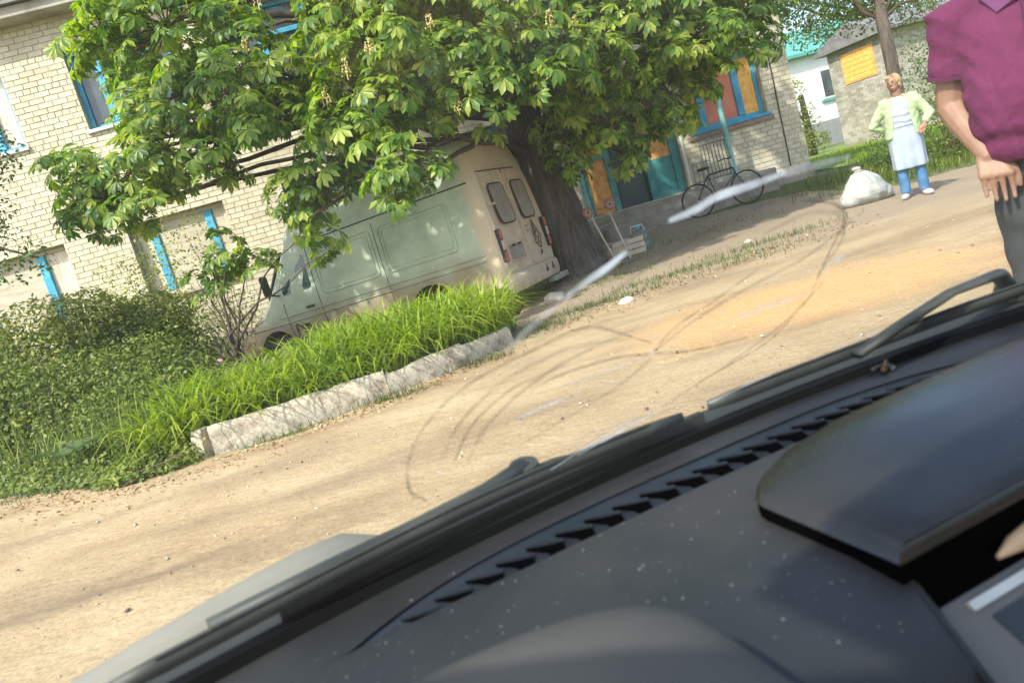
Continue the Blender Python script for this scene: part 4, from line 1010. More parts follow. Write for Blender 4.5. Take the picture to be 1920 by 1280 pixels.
shrub('weed_clump', 'small bright weed tuft on the road edge left of the kerb', 'weed', (-3.3, 6.0, 0), [(-3.35, 6.1, .10, .28, .12), (-2.8, 5.93, .10, .2, .14)], 2600, .05, M_yleaf, stems=8)
# low ground cover filling the strip between the bushes and the road
P_ = []
while len(P_) < 10000:
    x = rng.uniform(-7.5, -2.7); d = abs(rng.normal(0, .75)); y = yb(x) - .12 + d
    P_.append((x, y, gz(x, y) + .02 + rng.random() * min(.32, .06 + .3 * d)))
P_ = np.array(P_); k = len(P_)
V, T = scatter(*oval_leaf(.6), rot_from(np.c_[rng.normal(0, .5, k), rng.normal(-.3, .5, k), np.ones(k)], rng.random(k) * 6.3) * (.030 + .04 * rng.random(k))[:, None, None], P_)
link('ground_cover', mesh_np('ground_cover', V, T), M_bush, kind='stuff', label='low leafy weeds between the bushes and the road edge')
# burdock
M_burd = mat('burdock_leaf', [(.06, .11, .035), (.11, .17, .06), (.17, .22, .10)], scale=7, rough=.6, translucent=.25)
def big_leaf(L):
    g = MB(); n, k = 9, 6; rs = []
    for i in range(n + 1):
        t = i / n; w_ = L * .42 * math.sin(math.pi * min(1, (t * .93 + .07)) ** .75) + .004
        rs.append([(L * t, w_ * (2 * j / k - 1), .10 * L * abs(2 * j / k - 1) ** 1.5 - .35 * L * t * t + .015 * math.sin(t * 25 + j * 2)) for j in range(k + 1)])
    return g.rings(rs, cap=False, closed=False)
def burdock(label, x, y, n, L):
    b = thing('burdock', label, 'plant', (x, y, gz(x, y)), 0, 'burdock plants by the road')
    for i in range(n):
        q = i * 6.283 / n + random.uniform(-.3, .3) - .6; h = random.uniform(.10, .32)
        o = big_leaf(L * random.uniform(.75, 1.1)).build('leaf', M_burd, b, smooth=True); o.location = (.10 * math.cos(q), .10 * math.sin(q), h); o.rotation_euler = (random.uniform(-.2, .2), -random.uniform(.2, .6), q)
        MB().tube([(0, 0, 0), (.05 * math.cos(q), .05 * math.sin(q), h * .6), (.10 * math.cos(q), .10 * math.sin(q), h)], .008, 6).build('stalk', M_burd, b)
burdock('broad pale burdock leaves at the road edge below the dark bush', -4.0, 6.95, 7, .38); burdock('smaller burdock plant left of the broad one', -4.5, 7.3, 6, .30); burdock('burdock behind the road-edge burdocks', -3.95, 7.5, 6, .33)
# pink peony
pn = thing('peony', 'single pink peony bloom by the van front wheel', 'flower', (-3.75, 9.7, gz(-3.75, 9.7)))
M_pink = mat('pink_petal', [(.60, .16, .36), (.75, .35, .52)], scale=20, rough=.6); g = MB()
for i in range(14): q = i * 2.4; g.ell((.03 * math.cos(q) * (i / 14), .03 * math.sin(q) * (i / 14), .62 + .01 * (i % 3)), (.028, .022, .03), nu=7, nv=5)
g.build('bloom', M_pink, pn, smooth=True); MB().tube([(0, 0, 0), (.02, 0, .3), (0, 0, .61)], .006, 5).build('stalk', M_burd, pn)

# --- day-lily bed
def blades(name, bases, L0, L1, width, m, spread=.9, parent=None, label=None, seg=5, upright=.0, lo=.05):
    n = len(bases); B = np.array(bases); az = rng.random(n) * 6.3; Ln = rng.uniform(L0, L1, n); lean = rng.uniform(lo, spread, n) * (1 - upright)
    hx, hy = np.cos(az), np.sin(az); t = np.linspace(0, 1, seg + 1); V = np.zeros((n, seg + 1, 2, 3))
    for i, tt in enumerate(t):
        r_ = Ln * (lean * .25 * tt + lean * .62 * tt ** 2.2); z = Ln * (tt * (1 - .10 * lean) - .62 * lean * tt ** 2.8)
        w_ = width * (1 - tt ** 2.2) * (.55 + .45 * min(1, tt * 4)) + .0006
        for k, sg in enumerate((-1, 1)):
            V[:, i, k, 0] = B[:, 0] + hx * r_ - hy * w_ * sg; V[:, i, k, 1] = B[:, 1] + hy * r_ + hx * w_ * sg; V[:, i, k, 2] = B[:, 2] + z
    T = []
    for i in range(seg): a = i * 2; T += [(a, a + 1, a + 3), (a, a + 3, a + 2)]
    T = np.array(T)[None] + (np.arange(n) * (seg + 1) * 2)[:, None, None]
    return link(name, mesh_np(name, V.reshape(-1, 3), T.reshape(-1, 3)), m, parent, kind='stuff', label=label)
Bw = [(x, y, gz(x, y)) for x, y in zip(rng.uniform(-6.6, -3.1, 1500), rng.uniform(0, 1, 1500))]
Bw = [(x, yb(x) + .25 + t * 2.2, z) for x, t, z in Bw]
blades('tall_weeds', Bw, .35, .95, .0055, M_bush, .8, label='thin weed stalks standing among the roadside bushes', seg=5)
M_lily = mat('day_lily_leaf', [(.2, (.11, .19, .016)), (.5, (.22, .32, .026)), (.8, (.36, .43, .06))], scale=1.5, rough=.45, island=.22, translucent=.4)
KL = [(-3.5, 6.15), (-2.45, 6.16), (-1.14, 6.53), (-.45, 7.0), (.0, 7.5)]
def kl(x):
    for (a, ya), (b, y2) in zip(KL, KL[1:]):
        if x <= b: return ya + (y2 - ya) * (x - a) / (b - a)
    return KL[-1][1]
Bs = []
while len(Bs) < 900:
    x = rng.uniform(-3.3, .02); d = rng.random() ** .9 * 2.3
    if (x > -.3 and d > .9) or (x < -2.1 and d > 1.0): continue
    y = kl(x) + .02 + d
    if y < 10.2 - .44 * (x + 0): Bs.append((x, y, gz(x, y) + .06 + .1 * min(1, d)))
Bl = [(b[0] + rng.normal(0, .03), b[1] + rng.normal(0, .03), b[2]) for b in Bs for _ in range(6)]
blades('day_lily_bed', Bl, .54, 1.0, .0115, M_lily, 1.15, lo=.45, label='dense bright green day-lily leaves arching over the kerb in front of the van')
M_bed = mat('bed_soil', [(.06, .045, .03), (.11, .085, .05)], scale=5, rough=.95)
g = MB(); xs_ = np.linspace(-3.4, .05, 40)
for x in xs_:
    for j in range(10): y = kl(x) + .005 + j * .26; g.v.append((x, y, gz(x, y) + (.12 if 0 < j < 8 else .09) * (1 if j < 9 else -.3)))
for i in range(39):
    for j in range(9): a = i * 10 + j; g.f.append((a, a + 10, a + 11, a + 1))
struct(g.build('flower_bed_soil', M_bed, smooth=True))

# --- verge grass, kerb-foot weeds, lawn beyond the corner
M_grass = mat('verge_grass', [(.2, (.045, .085, .016)), (.5, (.09, .135, .026)), (.8, (.18, .19, .06))], scale=1.2, rough=.6, island=.3, translucent=.3)
Bg = []
for cx, cy, rx, ry, n in ((1.1, 8.35, .7, .22, 700), (2.3, 8.9, 1.0, .28, 900), (3.6, 9.6, .9, .25, 500), (1.6, 10.6, .7, .5, 450), (1.7, 12.3, .8, .5, 700), (.4, 7.75, .35, .25, 300), (-1.1, 6.22, .35, .08, 260), (-.3, 6.75, .3, .1, 160), (-4.2, 6.6, 1.4, .22, 800), (3.6, 12.9, 1.3, .4, 500), (6.2, 13.9, 1.0, .5, 900), (-2.0, 6.02, .4, .05, 90), (2.9, 8.3, .8, .2, 160)):
    for _ in range(n): x, y = rng.normal(cx, rx * .6), rng.normal(cy, ry * .6); Bg.append((x, y, gz(x, y)))
blades('verge_grass', Bg, .04, .13, .0030, M_grass, label='short patchy grass along the edge of the yard', seg=3)
M_lawn = mat('lawn', [(.13, .22, .03), (.20, .29, .045), (.27, .34, .07)], scale=1.5, rough=.9)
g = MB()
lx = np.linspace(7.6, 24, 34); ly = np.linspace(14.2, 40, 40)
for x in lx:
    for y in ly: g.v.append((x + .3 * (y - 14.2) * .5, y, gz(x + .15 * (y - 14.2), y) + .012))
for i in range(33):
    for j in range(39): a = i * 40 + j; g.f.append((a, a + 40, a + 41, a + 1))
struct(g.build('lawn', M_lawn, smooth=True))
Bg = []
for _ in range(11000):
    y = 14.4 + 13 * rng.random() ** 1.5; x = rng.uniform(7.7, 12) + .15 * (y - 14.2) + (y - 14.2) * .25 * rng.random(); Bg.append((x, y, gz(x, y)))
blades('lawn_grass', Bg, .08, .24, .006, M_lily, label='bright sunlit grass beyond the building corner', seg=3)
Bg = [(x, y, gz(x, y)) for x, y in zip(rng.normal(7.6, .7, 3200), rng.normal(13.3, .55, 3200))]
Bg += [(x, y, gz(x, y)) for x, y in zip(rng.normal(9.4, 1.0, 3400), rng.normal(13.6, .5, 3400))]
blades('tall_grass', Bg, .12, .30, .006, M_bush, label='tall shaded grass behind the woman and the sack', seg=4)

# --- trees on the right and beyond
def tree(name, label, base, tr, rad, blobs, dens, size, m, leaf=None, group=None, nbr=None):
    t_ = thing(name, label, 'tree', base, 0, group); bl = Vector(base)
    trunk([Vector(p) - bl for p in tr], rad, base[0], 16, .08).build('trunk', M_bark, t_, smooth=True)
    for i, b in enumerate(blobs[:nbr]):
        P, RR = limb(Vector(tr[-2]) - bl, Vector(b[:3]) - bl, rad[-1] * .8, .01, .1, 6, i * 2.3); MB().tube(P, RR, 6).build('branch', M_twig, t_, smooth=True)
    M_, P_ = loose(blobs, dens, size); v, tt = scatter(*(leaf or oval_leaf(.55)), M_, P_ - np.array(base))
    link('crown', mesh_np('crown', v, tt), m, t_, kind='stuff'); return t_
tree('yard_tree', 'slim dark-trunked tree rising behind the woman', (8.85, 15.1, .35), [(8.85, 15.1, .25), (8.9, 15.2, 1.2), (8.97, 15.33, 2.2), (9.02, 15.45, 3.0), (9.2, 15.6, 4.2)], [.16, .13, .125, .12, .05],
     [(9.3, 16.3, 3.9, 1.15), (8.5, 16.6, 4.1, 1.2), (10.2, 16.2, 3.6, 1.1), (9.3, 15.6, 5.2, 1.5), (7.7, 16.0, 4.9, 1.1), (10.6, 15.6, 4.9, 1.3), (9.9, 15.0, 3.2, .5)], 1250, .085, M_far)
tree('edge_tree', 'small-leaved tree hanging in at the left edge of the view', (-7.4, 9.3, 0), [(-7.4, 9.3, -.1), (-7.3, 9.3, 1.5), (-6.9, 9.3, 3.0), (-6.6, 9.4, 4.5)], [.14, .11, .09, .05],
     [(-5.45, 9.5, 3.75, .36, .45), (-5.7, 9.4, 3.2, .35, .5), (-5.65, 9.35, 2.55, .30, .5), (-5.25, 9.3, 2.35, .16, .25), (-6.4, 9.4, 4.2, .9), (-6.4, 9.3, 2.9, .7), (-7.2, 9.3, 4.6, 1.3)], 2600, .066, M_dleaf)
gt = 'trees beyond the buildings'
tree('far_tree', 'bright bushy tree between the building corner and the white house', (14.9, 32.5, .36), [(14.9, 32.5, .2), (14.9, 32.5, 1.5), (14.9, 32.5, 3)], [.2, .16, .1], [(14.35, 32, 1.9, .85, 1.2), (14.2, 32.3, 3.3, .8), (14.9, 31.8, .9, .6)], 900, .13, M_yleaf, group=gt)
tree('far_tree', 'tall tree top showing above the outbuilding roof', (21.5, 34, .36), [(21.5, 34, .2), (21.5, 34, 4), (21.5, 34, 6)], [.3, .22, .12], [(16.0, 32.5, 6.2, 2.0), (18.2, 33, 6.0, 2.0), (14.6, 32.6, 7.0, 1.7), (17, 33, 8.4, 2.2), (20.5, 34, 5.6, 2.4), (12.8, 33, 8.6, 2)], 420, .16, M_far, group=gt)
tree('far_tree', 'tree top behind the roof at the upper left corner', (-12, 27, 0), [(-12, 27, 0), (-12, 27, 5), (-12, 27, 9)], [.35, .28, .14], [(-12.2, 26.5, 11.6, 2.2), (-9.5, 27, 12, 2.0), (-15, 27, 11, 2.6), (-7, 27.5, 12.6, 2.0)], 420, .15, M_far, group=gt)
for i, (x, y, h) in enumerate(((30, 60, 9), (38, 62, 11), (24, 70, 10), (46, 60, 10), (15, 75, 12), (33, 78, 13), (55, 70, 12))):
    tree('far_tree', ['rounded tree far behind the white house', 'tall tree on the far right skyline', 'tree on the skyline behind the far house', 'spreading tree at the far right', 'tree hidden far behind the brick building', 'tallest tree of the far skyline', 'outermost tree on the far right skyline'][i], (x, y, .3),
         [(x, y, .2), (x, y, h * .4), (x, y, h * .6)], [.4, .3, .15], [(x, y, h * .65, h * .3), (x - 2, y, h * .5, h * .25), (x + 2, y, h * .5, h * .25)], 95, .32, M_far, group=gt)
gs = 'bushes behind the woman'
shrub('shrub', 'dark green bush right behind the woman and sack', 'bush', (7.6, 13.6, .3), [(7.8, 13.6, .62, .6, .45), (7.4, 13.2, .4, .4, .3)], 2100, .06, M_dleaf, group=gs)
shrub('shrub', 'bush between the woman and the man in the magenta shirt', 'bush', (8.6, 13.2, .2), [(8.4, 13.2, .65, .8, .65), (8.9, 13.6, 1.2, .7)], 2100, .06, M_bush, group=gs)
shrub('shrub', 'tall bush under the slim tree at the right', 'bush', (9.8, 14.6, .3), [(9.6, 14.6, 1.2, .9, .9), (10.4, 14.6, 1.6, 1.0), (9.7, 15.2, 2.0, .7)], 1300, .07, M_dleaf, group=gs)
# ------------------------------------------------------------------ people
M_skin = mat('skin', [(.18, .098, .062), (.25, .142, .092), (.31, .18, .12)], scale=7, rough=.55, bump=.15, bscale=140, bdist=.002)
M_mag = mat('magenta_cotton', [(.070, .006, .034), (.098, .009, .048), (.125, .014, .064)], scale=5, rough=.9, bump=.6, bscale=26, bdist=.012)
M_grey = mat('grey_trousers', [(.024, .028, .028), (.038, .042, .042), (.055, .06, .06)], scale=6, rough=.9, bump=.5, bscale=12, bdist=.012)
M_hairg = mat('grey_brown_hair', [(.06, .045, .035), (.11, .09, .07)], scale=30, rough=.7)
M_shoe = mat('dark_shoe', [(.03, .025, .02), (.06, .05, .04)], scale=8, rough=.6)
M_eye = mat('eye_dark', [(.02, .015, .012), (.04, .03, .025)], scale=5, rough=.3); M_lip = mat('lips', [(.40, .14, .12), (.45, .18, .15)], scale=9, rough=.5)

def hand(g, wrist, kn, side_ax, dirs, L=.080, w=.092, r=.0088, thumb=1, curl=.25, fwd_ax=Vector((0, -1, 0))):
    """palm + five fingers; side_ax runs index -> little finger; dirs = pointing direction"""
    wrist, kn, s, d = Vector(wrist), Vector(kn), Vector(side_ax).normalized(), Vector(dirs).normalized(); n = fwd_ax
    pal = (wrist + kn) / 2
    for k in range(5):
        o = s * ((k - 2) / 4 * w * .80); g.caps(wrist.lerp(kn, .12) + o * .55, kn + o, .015, .0125)
    lens = (.92, 1.0, .95, .76)
    for k in range(4):
        base = kn + s * ((k - 1.5) / 3 * w * .78); l = L * lens[k]; p = base; dd = d.copy()
        for j, f in enumerate((.45, .32, .26)):
            q = p + dd * (l * f); g.caps(p, q, r * (1.08 - .12 * j), r * (1.0 - .13 * j), 10); p = q; dd = (dd + n * curl * (-1)).normalized() if j < 2 else dd
    b = wrist.lerp(kn, .25) - s * w * .42 * thumb; m1 = b + d * .036 - s * .022 * thumb + n * .012; m2 = m1 + d * .034 - s * .004 * thumb + n * .006
    g.caps(b, m1, .0155, .0115, 10); g.caps(m1, m2, .0112, .0088, 10); g.caps(m2, m2 + d * .020, .009, .0075, 10)

man = thing('person', 'man in a magenta polo shirt and grey trousers standing near the car, arm hanging', 'person', (1.784, 2.306, 0), math.atan2(-.57, .82))
g = MB()
sh, el, wr, kn = (-.185, .01, 1.345), (-.232, .035, 1.11), (-.160, -.095, .935), (-.146, -.125, .872)
g.caps(sh, el, .062, .047); g.caps(Vector(el) + Vector((0, 0, .0)), Vector(el).lerp(Vector(wr), .35), .048, .045); g.caps(Vector(el).lerp(Vector(wr), .3), wr, .045, .0285); g.ell((-.238, .055, 1.115), (.035, .03, .035))
hand(g, wr, kn, Vector((-1, .05, .08)), Vector((.02, .10, -1)), curl=-.16)
sh2, el2, wr2, kn2 = (.205, .01, 1.345), (.30, .06, 1.09), (.29, -.08, .90), (.285, -.11, .83)
g.caps(sh2, el2, .060, .046); g.caps(el2, Vector(el2).lerp(Vector(wr2), .4), .047, .044); g.caps(Vector(el2).lerp(Vector(wr2), .35), wr2, .044, .0285)
hand(g, wr2, kn2, Vector((1, .05, .05)), Vector((0, .05, -1)), curl=-.2)
g.ell((0, .02, 1.12), (.175, .12, .30)); g.ell((0, .0, .95), (.16, .115, .15)); g.caps((0, .02, 1.35), (0, -.005, 1.50), .068, .060)
g.caps((-.1, .02, 1.37), (.1, .02, 1.37), .07, .07)
g.ell((0, -.02, 1.615), (.078, .098, .118)); g.ell((0, -.045, 1.56), (.058, .07, .065)); g.ell((0, -.122, 1.605), (.016, .022, .028)); g.ell((-.08, 0, 1.605), (.012, .02, .032)); g.ell((.08, 0, 1.605), (.012, .02, .032))
for sx in (-1, 1): g.caps((sx * .085, .01, .92), (sx * .085, .0, .50), .08, .058); g.caps((sx * .085, .0, .50), (sx * .085, .02, .09), .055, .038)
mb_ = remesh('body', g, .0038, M_skin, man, 3, .4)
for sx in (-1, 1): MB().ell((sx * .031, -.108, 1.628), (.013, .008, .008)).build('eye', M_eye, man, smooth=True)
MB().ell((0, -.113, 1.553), (.026, .007, .008)).build('mouth', M_lip, man, smooth=True)
g = MB().ell((0, .012, 1.655), (.086, .102, .095)); g.ell((0, .04, 1.61), (.082, .075, .09)); remesh('hair', g, .008, M_hairg, man, 2)
# polo shirt: loose torso with belly, sleeves to mid upper arm, placket and collar
g = MB()
tors = [(.90, .178, .150, -.01), (.96, .188, .165, -.02), (1.04, .196, .172, -.03), (1.12, .198, .168, -.025), (1.20, .202, .155, -.01), (1.28, .205, .140, .005), (1.34, .195, .122, .012), (1.39, .155, .095, .018), (1.425, .100, .075, .015), (1.445, .070, .066, .01)]
n = 40; g.rings([[(rx * (abs(math.cos(2 * math.pi * j / n)) ** .8) * (1 if math.cos(2 * math.pi * j / n) >= 0 else -1), cy + ry * (abs(math.sin(2 * math.pi * j / n)) ** .85) * (1 if math.sin(2 * math.pi * j / n) >= 0 else -1), z) for j in range(n)] for z, rx, ry, cy in tors])
def sleeve(g, sgn, sh, el, t):
    a, b = Vector(sh), Vector(el); hem = a.lerp(b, t); d = (b - a).normalized()
    g.tube([a + Vector((-sgn * .06, .005, .045)), a + Vector((sgn * .012, 0, .018)), a.lerp(b, .22), a.lerp(b, t * .7), hem], [.060, .082, .081, .078, .076], 24)
sleeve(g, -1, sh, el, .60); sleeve(g, 1, sh2, el2, .60)
shirt = remesh('polo_shirt', g, .0065, M_mag, man, 3, .5)
for v in shirt.data.vertices:   # soft folds of the cloth
    c = v.co; f = .004 * mn.noise((c.x * 9, c.y * 9, c.z * 16)) - .006 * max(0, 1 - 4 * abs(mn.noise((c.x * 6 + 3, c.y * 6, (c.z + .5 * c.x) * 6)))) - .0045 * max(0, 1 - 5 * abs(mn.noise((c.x * 5 + 8, c.y * 5, (c.z - .7 * c.x) * 9)))) + .006 * math.sin(c.z * 60 + c.x * 18 + 4 * mn.noise((c.x * 5, c.y * 5, c.z * 5))) * smooth01(1.12, .94, c.z) + .003 * math.sin((c.x * .8 + c.z) * 70 + 6 * mn.noise((c.x * 6, c.y * 6, c.z * 6))) * smooth01(.1, .2, abs(c.x)) * smooth01(1.40, 1.30, c.z)
    dd = Vector((c.x, c.y, 0)); v.co += dd.normalized() * f
M_mag2 = mat('magenta_rib', [(.07, .008, .04), (.095, .011, .055)], scale=9, rough=.9); M_collar = mat('collar_cloth', [(.09, .02, .075), (.13, .035, .11)], scale=9, rough=.9)
for sgn in (-1, 1):
    q = [(sgn * .012, -.105, 1.365), (sgn * .075, -.100, 1.335), (sgn * .115, -.055, 1.40), (sgn * .092, .03, 1.455), (sgn * .06, .06, 1.46), (sgn * .05, -.02, 1.465)]
    MB().add(q + [(x, y - .008, z + .008) for x, y, z in q], [tuple(range(6)), tuple(range(11, 5, -1))] + [(i, (i + 1) % 6, (i + 1) % 6 + 6, i + 6) for i in range(6)]).build('collar', M_collar, shirt)
MB().cbox(-.02, .02, -.172, -.155, 1.20, 1.36, .004).build('placket', M_mag2, shirt)
for s_, e_, sg in ((sh, el, -1), (sh2, el2, 1)):
    a, b = Vector(s_), Vector(e_); P = [a.lerp(b, .575), a.lerp(b, .635)]; MB().tube(P, [.0775, .0765], 28).build('sleeve_hem', M_mag2, shirt, smooth=True, angle=50)
# trousers
g = MB(); g.ell((0, .0, .90), (.172, .135, .13))
for sx in (-1, 1): g.tube([(sx * .082, .0, .90), (sx * .080, -.005, .72), (sx * .082, -.01, .50), (sx * .085, .0, .30), (sx * .088, .01, .09), (sx * .088, .01, .055)], [.088, .086, .073, .068, .070, .072], 24)
tr2 = remesh('trousers', g, .008, M_grey, man, 3)
for v in tr2.data.vertices:
    c = v.co; v.co += Vector((c.x - (.08 if c.x > 0 else -.08), c.y, 0)) * (.09 * mn.noise((c.x * 12, c.y * 12, c.z * 14)) + .05 * math.sin(c.z * 48 + c.x * 14))
for sx in (-1, 1):
    g = MB().ell((sx * .088, -.06, .045), (.05, .135, .045)); g.ell((sx * .088, .03, .055), (.045, .06, .05)); so_ = remesh('shoe', g, .01, M_shoe, man, 2)
    for v in so_.data.vertices: v.co.z = max(.004, v.co.z)

# ---- woman by the sack
wz = gz(5.71, 9.78)
wom = thing('person', 'woman in a light green cardigan and pale blue overall, hands on hips, looking aside', 'person', (5.71, 9.78, wz + .006), R(-30)); wom.scale = (1.03, 1.03, 1.0)
M_card = mat('light_green_knit', [(.30, .40, .22), (.36, .47, .27), (.42, .52, .32)], scale=8, rough=.95, bump=.5, bscale=60, bdist=.006)
M_dress = mat('pale_blue_cotton', [(.25, .31, .39), (.31, .37, .445), (.36, .415, .485)], scale=6, rough=.9, bump=.4, bscale=14, bdist=.01)
M_jean = mat('blue_denim', [(.035, .10, .22), (.06, .16, .31), (.10, .22, .38)], scale=9, rough=.9, bump=.3, bscale=30)
M_blond = mat('blond_hair', [(.22, .15, .075), (.33, .235, .125), (.40, .30, .17)], scale=25, rough=.6, stretch=(1, 1, .3)); M_sneak = mat('white_sneaker', [(.45, .45, .46), (.56, .56, .57)], scale=9, rough=.6)
g = MB()
ra, re_, rw, rk = (-.165, .01, 1.285), (-.335, .06, 1.035), (-.20, .15, .93), (-.155, .165, .905)
la, le, lw, lk = (.165, .01, 1.285), (.315, .04, 1.03), (.235, -.085, .915), (.215, -.115, .87)
for a, e, w_ in ((ra, re_, rw), (la, le, lw)): g.caps(a, e, .050, .038); g.caps(e, w_, .037, .024)
hand(g, rw, rk, Vector((0, .1, -1)), Vector((1, .25, -.35)), L=.07, w=.074, r=.0080, curl=.15); hand(g, lw, lk, Vector((1, .3, .1)), Vector((-.3, -.1, -1)), L=.07, w=.074, r=.0080, curl=-.2)
g.ell((0, .01, 1.12), (.155, .11, .24)); g.ell((0, .01, .88), (.165, .125, .14)); g.caps((0, .01, 1.28), (-.005, -.008, 1.41), .058, .052); g.caps((-.1, .01, 1.30), (.1, .01, 1.30), .058, .058)
for sx in (-1, 1): g.caps((sx * .08, .01, .85), (sx * .095, .0, .45), .078, .052); g.caps((sx * .095, .0, .45), (sx * .105, .02, .08), .05, .034)
hm = Matrix.Rotation(R(-24), 3, 'Z') @ Matrix.Rotation(R(-6), 3, 'Y'); hc = Vector((-.012, -.012, 1.512))
H = lambda x, y, z: hc + hm @ Vector((x, y, z))
g.ell(H(0, 0, .005), (.070, .088, .108), hm); g.ell(H(0, -.028, -.055), (.050, .058, .052), hm); g.ell(H(0, -.092, -.012), (.012, .018, .022), hm); g.ell(H(-.07, 0, -.01), (.010, .016, .026), hm); g.ell(H(.07, 0, -.01), (.010, .016, .026), hm)
remesh('body', g, .0055, M_skin, wom, 3, .45)
for sx in (-1, 1): MB().ell(H(sx * .028, -.081, .012), (.012, .007, .007), hm).build('eye', M_eye, wom, smooth=True); MB().ell(H(sx * .028, -.084, .034), (.017, .005, .004), hm).build('eyebrow', M_blond, wom, smooth=True)
MB().ell(H(0, -.086, -.056), (.023, .006, .007), hm).build('mouth', M_lip, wom, smooth=True)
g = MB().ell(H(0, .022, .038), (.077, .085, .080), hm); g.ell(H(0, .045, -.012), (.074, .055, .08), hm); g.ell(H(-.066, .012, -.02), (.016, .040, .062), hm); g.ell(H(.066, .012, -.02), (.016, .040, .062), hm); g.ell(H(-.03, -.045, .082), (.042, .03, .02), hm)
hr_ = remesh('hair', g, .006, M_blond, wom, 2, .4)
g = MB()
for i in range(110):
    a = random.uniform(-2.5, 2.5); tilt = random.uniform(.15, .5)      # locks combed from the parting down to the jaw
    P = []
    for t in np.linspace(0, 1, 6):
        el_ = tilt + t * random.uniform(1.35, 1.6); rr = .006 * math.sin(3 * t + i)
        P.append(H((.082 + rr) * math.sin(el_) * math.sin(a), .020 + (.090 + rr) * math.sin(el_) * math.cos(a), .038 + .086 * math.cos(el_) - .035 * t * t))
    if P[3].y < hc.y - .045 and P[5].z < hc.z - .02: continue
    g.tube(P, [.004, .006, .0065, .006, .005, .002], 5)
g.build('hair_locks', M_blond, hr_, smooth=True)
# jeans and sneakers
g = MB(); g.ell((0, .01, .82), (.165, .125, .12))
for sx in (-1, 1): g.tube([(sx * .085, .005, .82), (sx * .095, 0, .60), (sx * .10, .0, .42), (sx * .105, .01, .20), (sx * .108, .015, .085)], [.085, .078, .066, .062, .064], 20)
remesh('jeans', g, .009, M_jean, wom, 3)
for sx, q in ((-1, R(-14)), (1, R(28))):
    m_ = Matrix.Rotation(q, 3, 'Z'); g = MB().ell(Vector((sx * .11, .0, .042)) + m_ @ Vector((0, -.055, 0)), (.044, .11, .042), m_); g.ell((sx * .11, .015, .06), (.04, .045, .045)); o = remesh('sneaker', g, .008, M_sneak, wom, 2)
    for v in o.data.vertices: v.co.z = max(.002, v.co.z)
# overall dress
ds = [(.40, .192, .148), (.415, .195, .150), (.60, .196, .152), (.74, .199, .153), (.86, .195, .152), (.95, .182, .145), (1.02, .176, .140), (1.10, .178, .140), (1.18, .176, .136), (1.25, .160, .118), (1.305, .120, .088), (1.335, .070, .062)]
n = 48; rs = []
for z, rx, ry in ds:
    fl = .014 * smooth01(1.0, .5, z); rs.append([((rx + fl * math.sin(7 * a)) * math.cos(a), .01 + (ry + fl * math.sin(7 * a)) * math.sin(a), z) for a in [2 * math.pi * j / n for j in range(n)]])
dr_ = remesh('overall', MB().rings(rs), .0085, M_dress, wom, 2)
for v in dr_.data.vertices:
    c = v.co; v.co += Vector((c.x, c.y, 0)).normalized() * (.007 * math.sin(c.z * 75 + 2.5 * mn.noise((c.x * 8, c.y * 8, c.z * 3))) * smooth01(.88, .98, c.z) * smooth01(1.2, 1.08, c.z) + .006 * mn.noise((c.x * 12, c.y * 12, c.z * 6)))
MB().tube([(.0, -.142, .72), (.01, -.165, .52)], .003, 5).build('front_seam', M_dress, dr_); q = [(-.14 + .28 * i / 10, -.150 + .25 * ((i - 5) / 10) ** 2 * 1.0, .955) for i in range(11)]; MB().tube(q, .006, 5).build('waist_seam', M_dress, dr_)
# cardigan: open front shell and sleeves
def shell_ring(z, rx, ry, gap, th=.012):
    k = 22; A = [-math.pi / 2 + gap + (2 * math.pi - 2 * gap) * i / k for i in range(k + 1)]
    return [(rx * math.cos(a), .012 + ry * math.sin(a), z) for a in A] + [((rx - th) * math.cos(a), .012 + (ry - th) * math.sin(a), z) for a in reversed(A)]
cs_ = [(.82, .218, .178, .70), (.88, .212, .172, .66), (.96, .200, .164, .60), (1.06, .196, .160, .55), (1.16, .196, .156, .52), (1.24, .186, .140, .48), (1.30, .150, .112, .50), (1.345, .092, .082, .62)]
g = MB().rings([shell_ring(z, rx, ry, gp, .022) for z, rx, ry, gp in cs_])
for a, e, w_ in ((ra, re_, rw), (la, le, lw)):
    A_, E_, W_ = Vector(a), Vector(e), Vector(w_); g.tube([A_ + Vector((-.06 if a[0] > 0 else .06, 0, .02)), A_, A_.lerp(E_, .5), E_], [.055, .068, .062, .058], 18); g.caps(E_, E_.lerp(W_, .3), .058, .054); g.tube([E_.lerp(W_, .1), E_.lerp(W_, .6), E_.lerp(W_, .92)], [.055, .048, .045], 18)
cg = remesh('cardigan', g, .0085, M_card, wom, 2)
for v in cg.data.vertices:
    c = v.co; v.co += Vector((mn.noise((c.x * 14, c.y * 14, c.z * 20)), mn.noise((c.x * 14 + 9, c.y * 14, c.z * 20)), mn.noise((c.x * 14, c.y * 14 + 5, c.z * 20)))) * .011
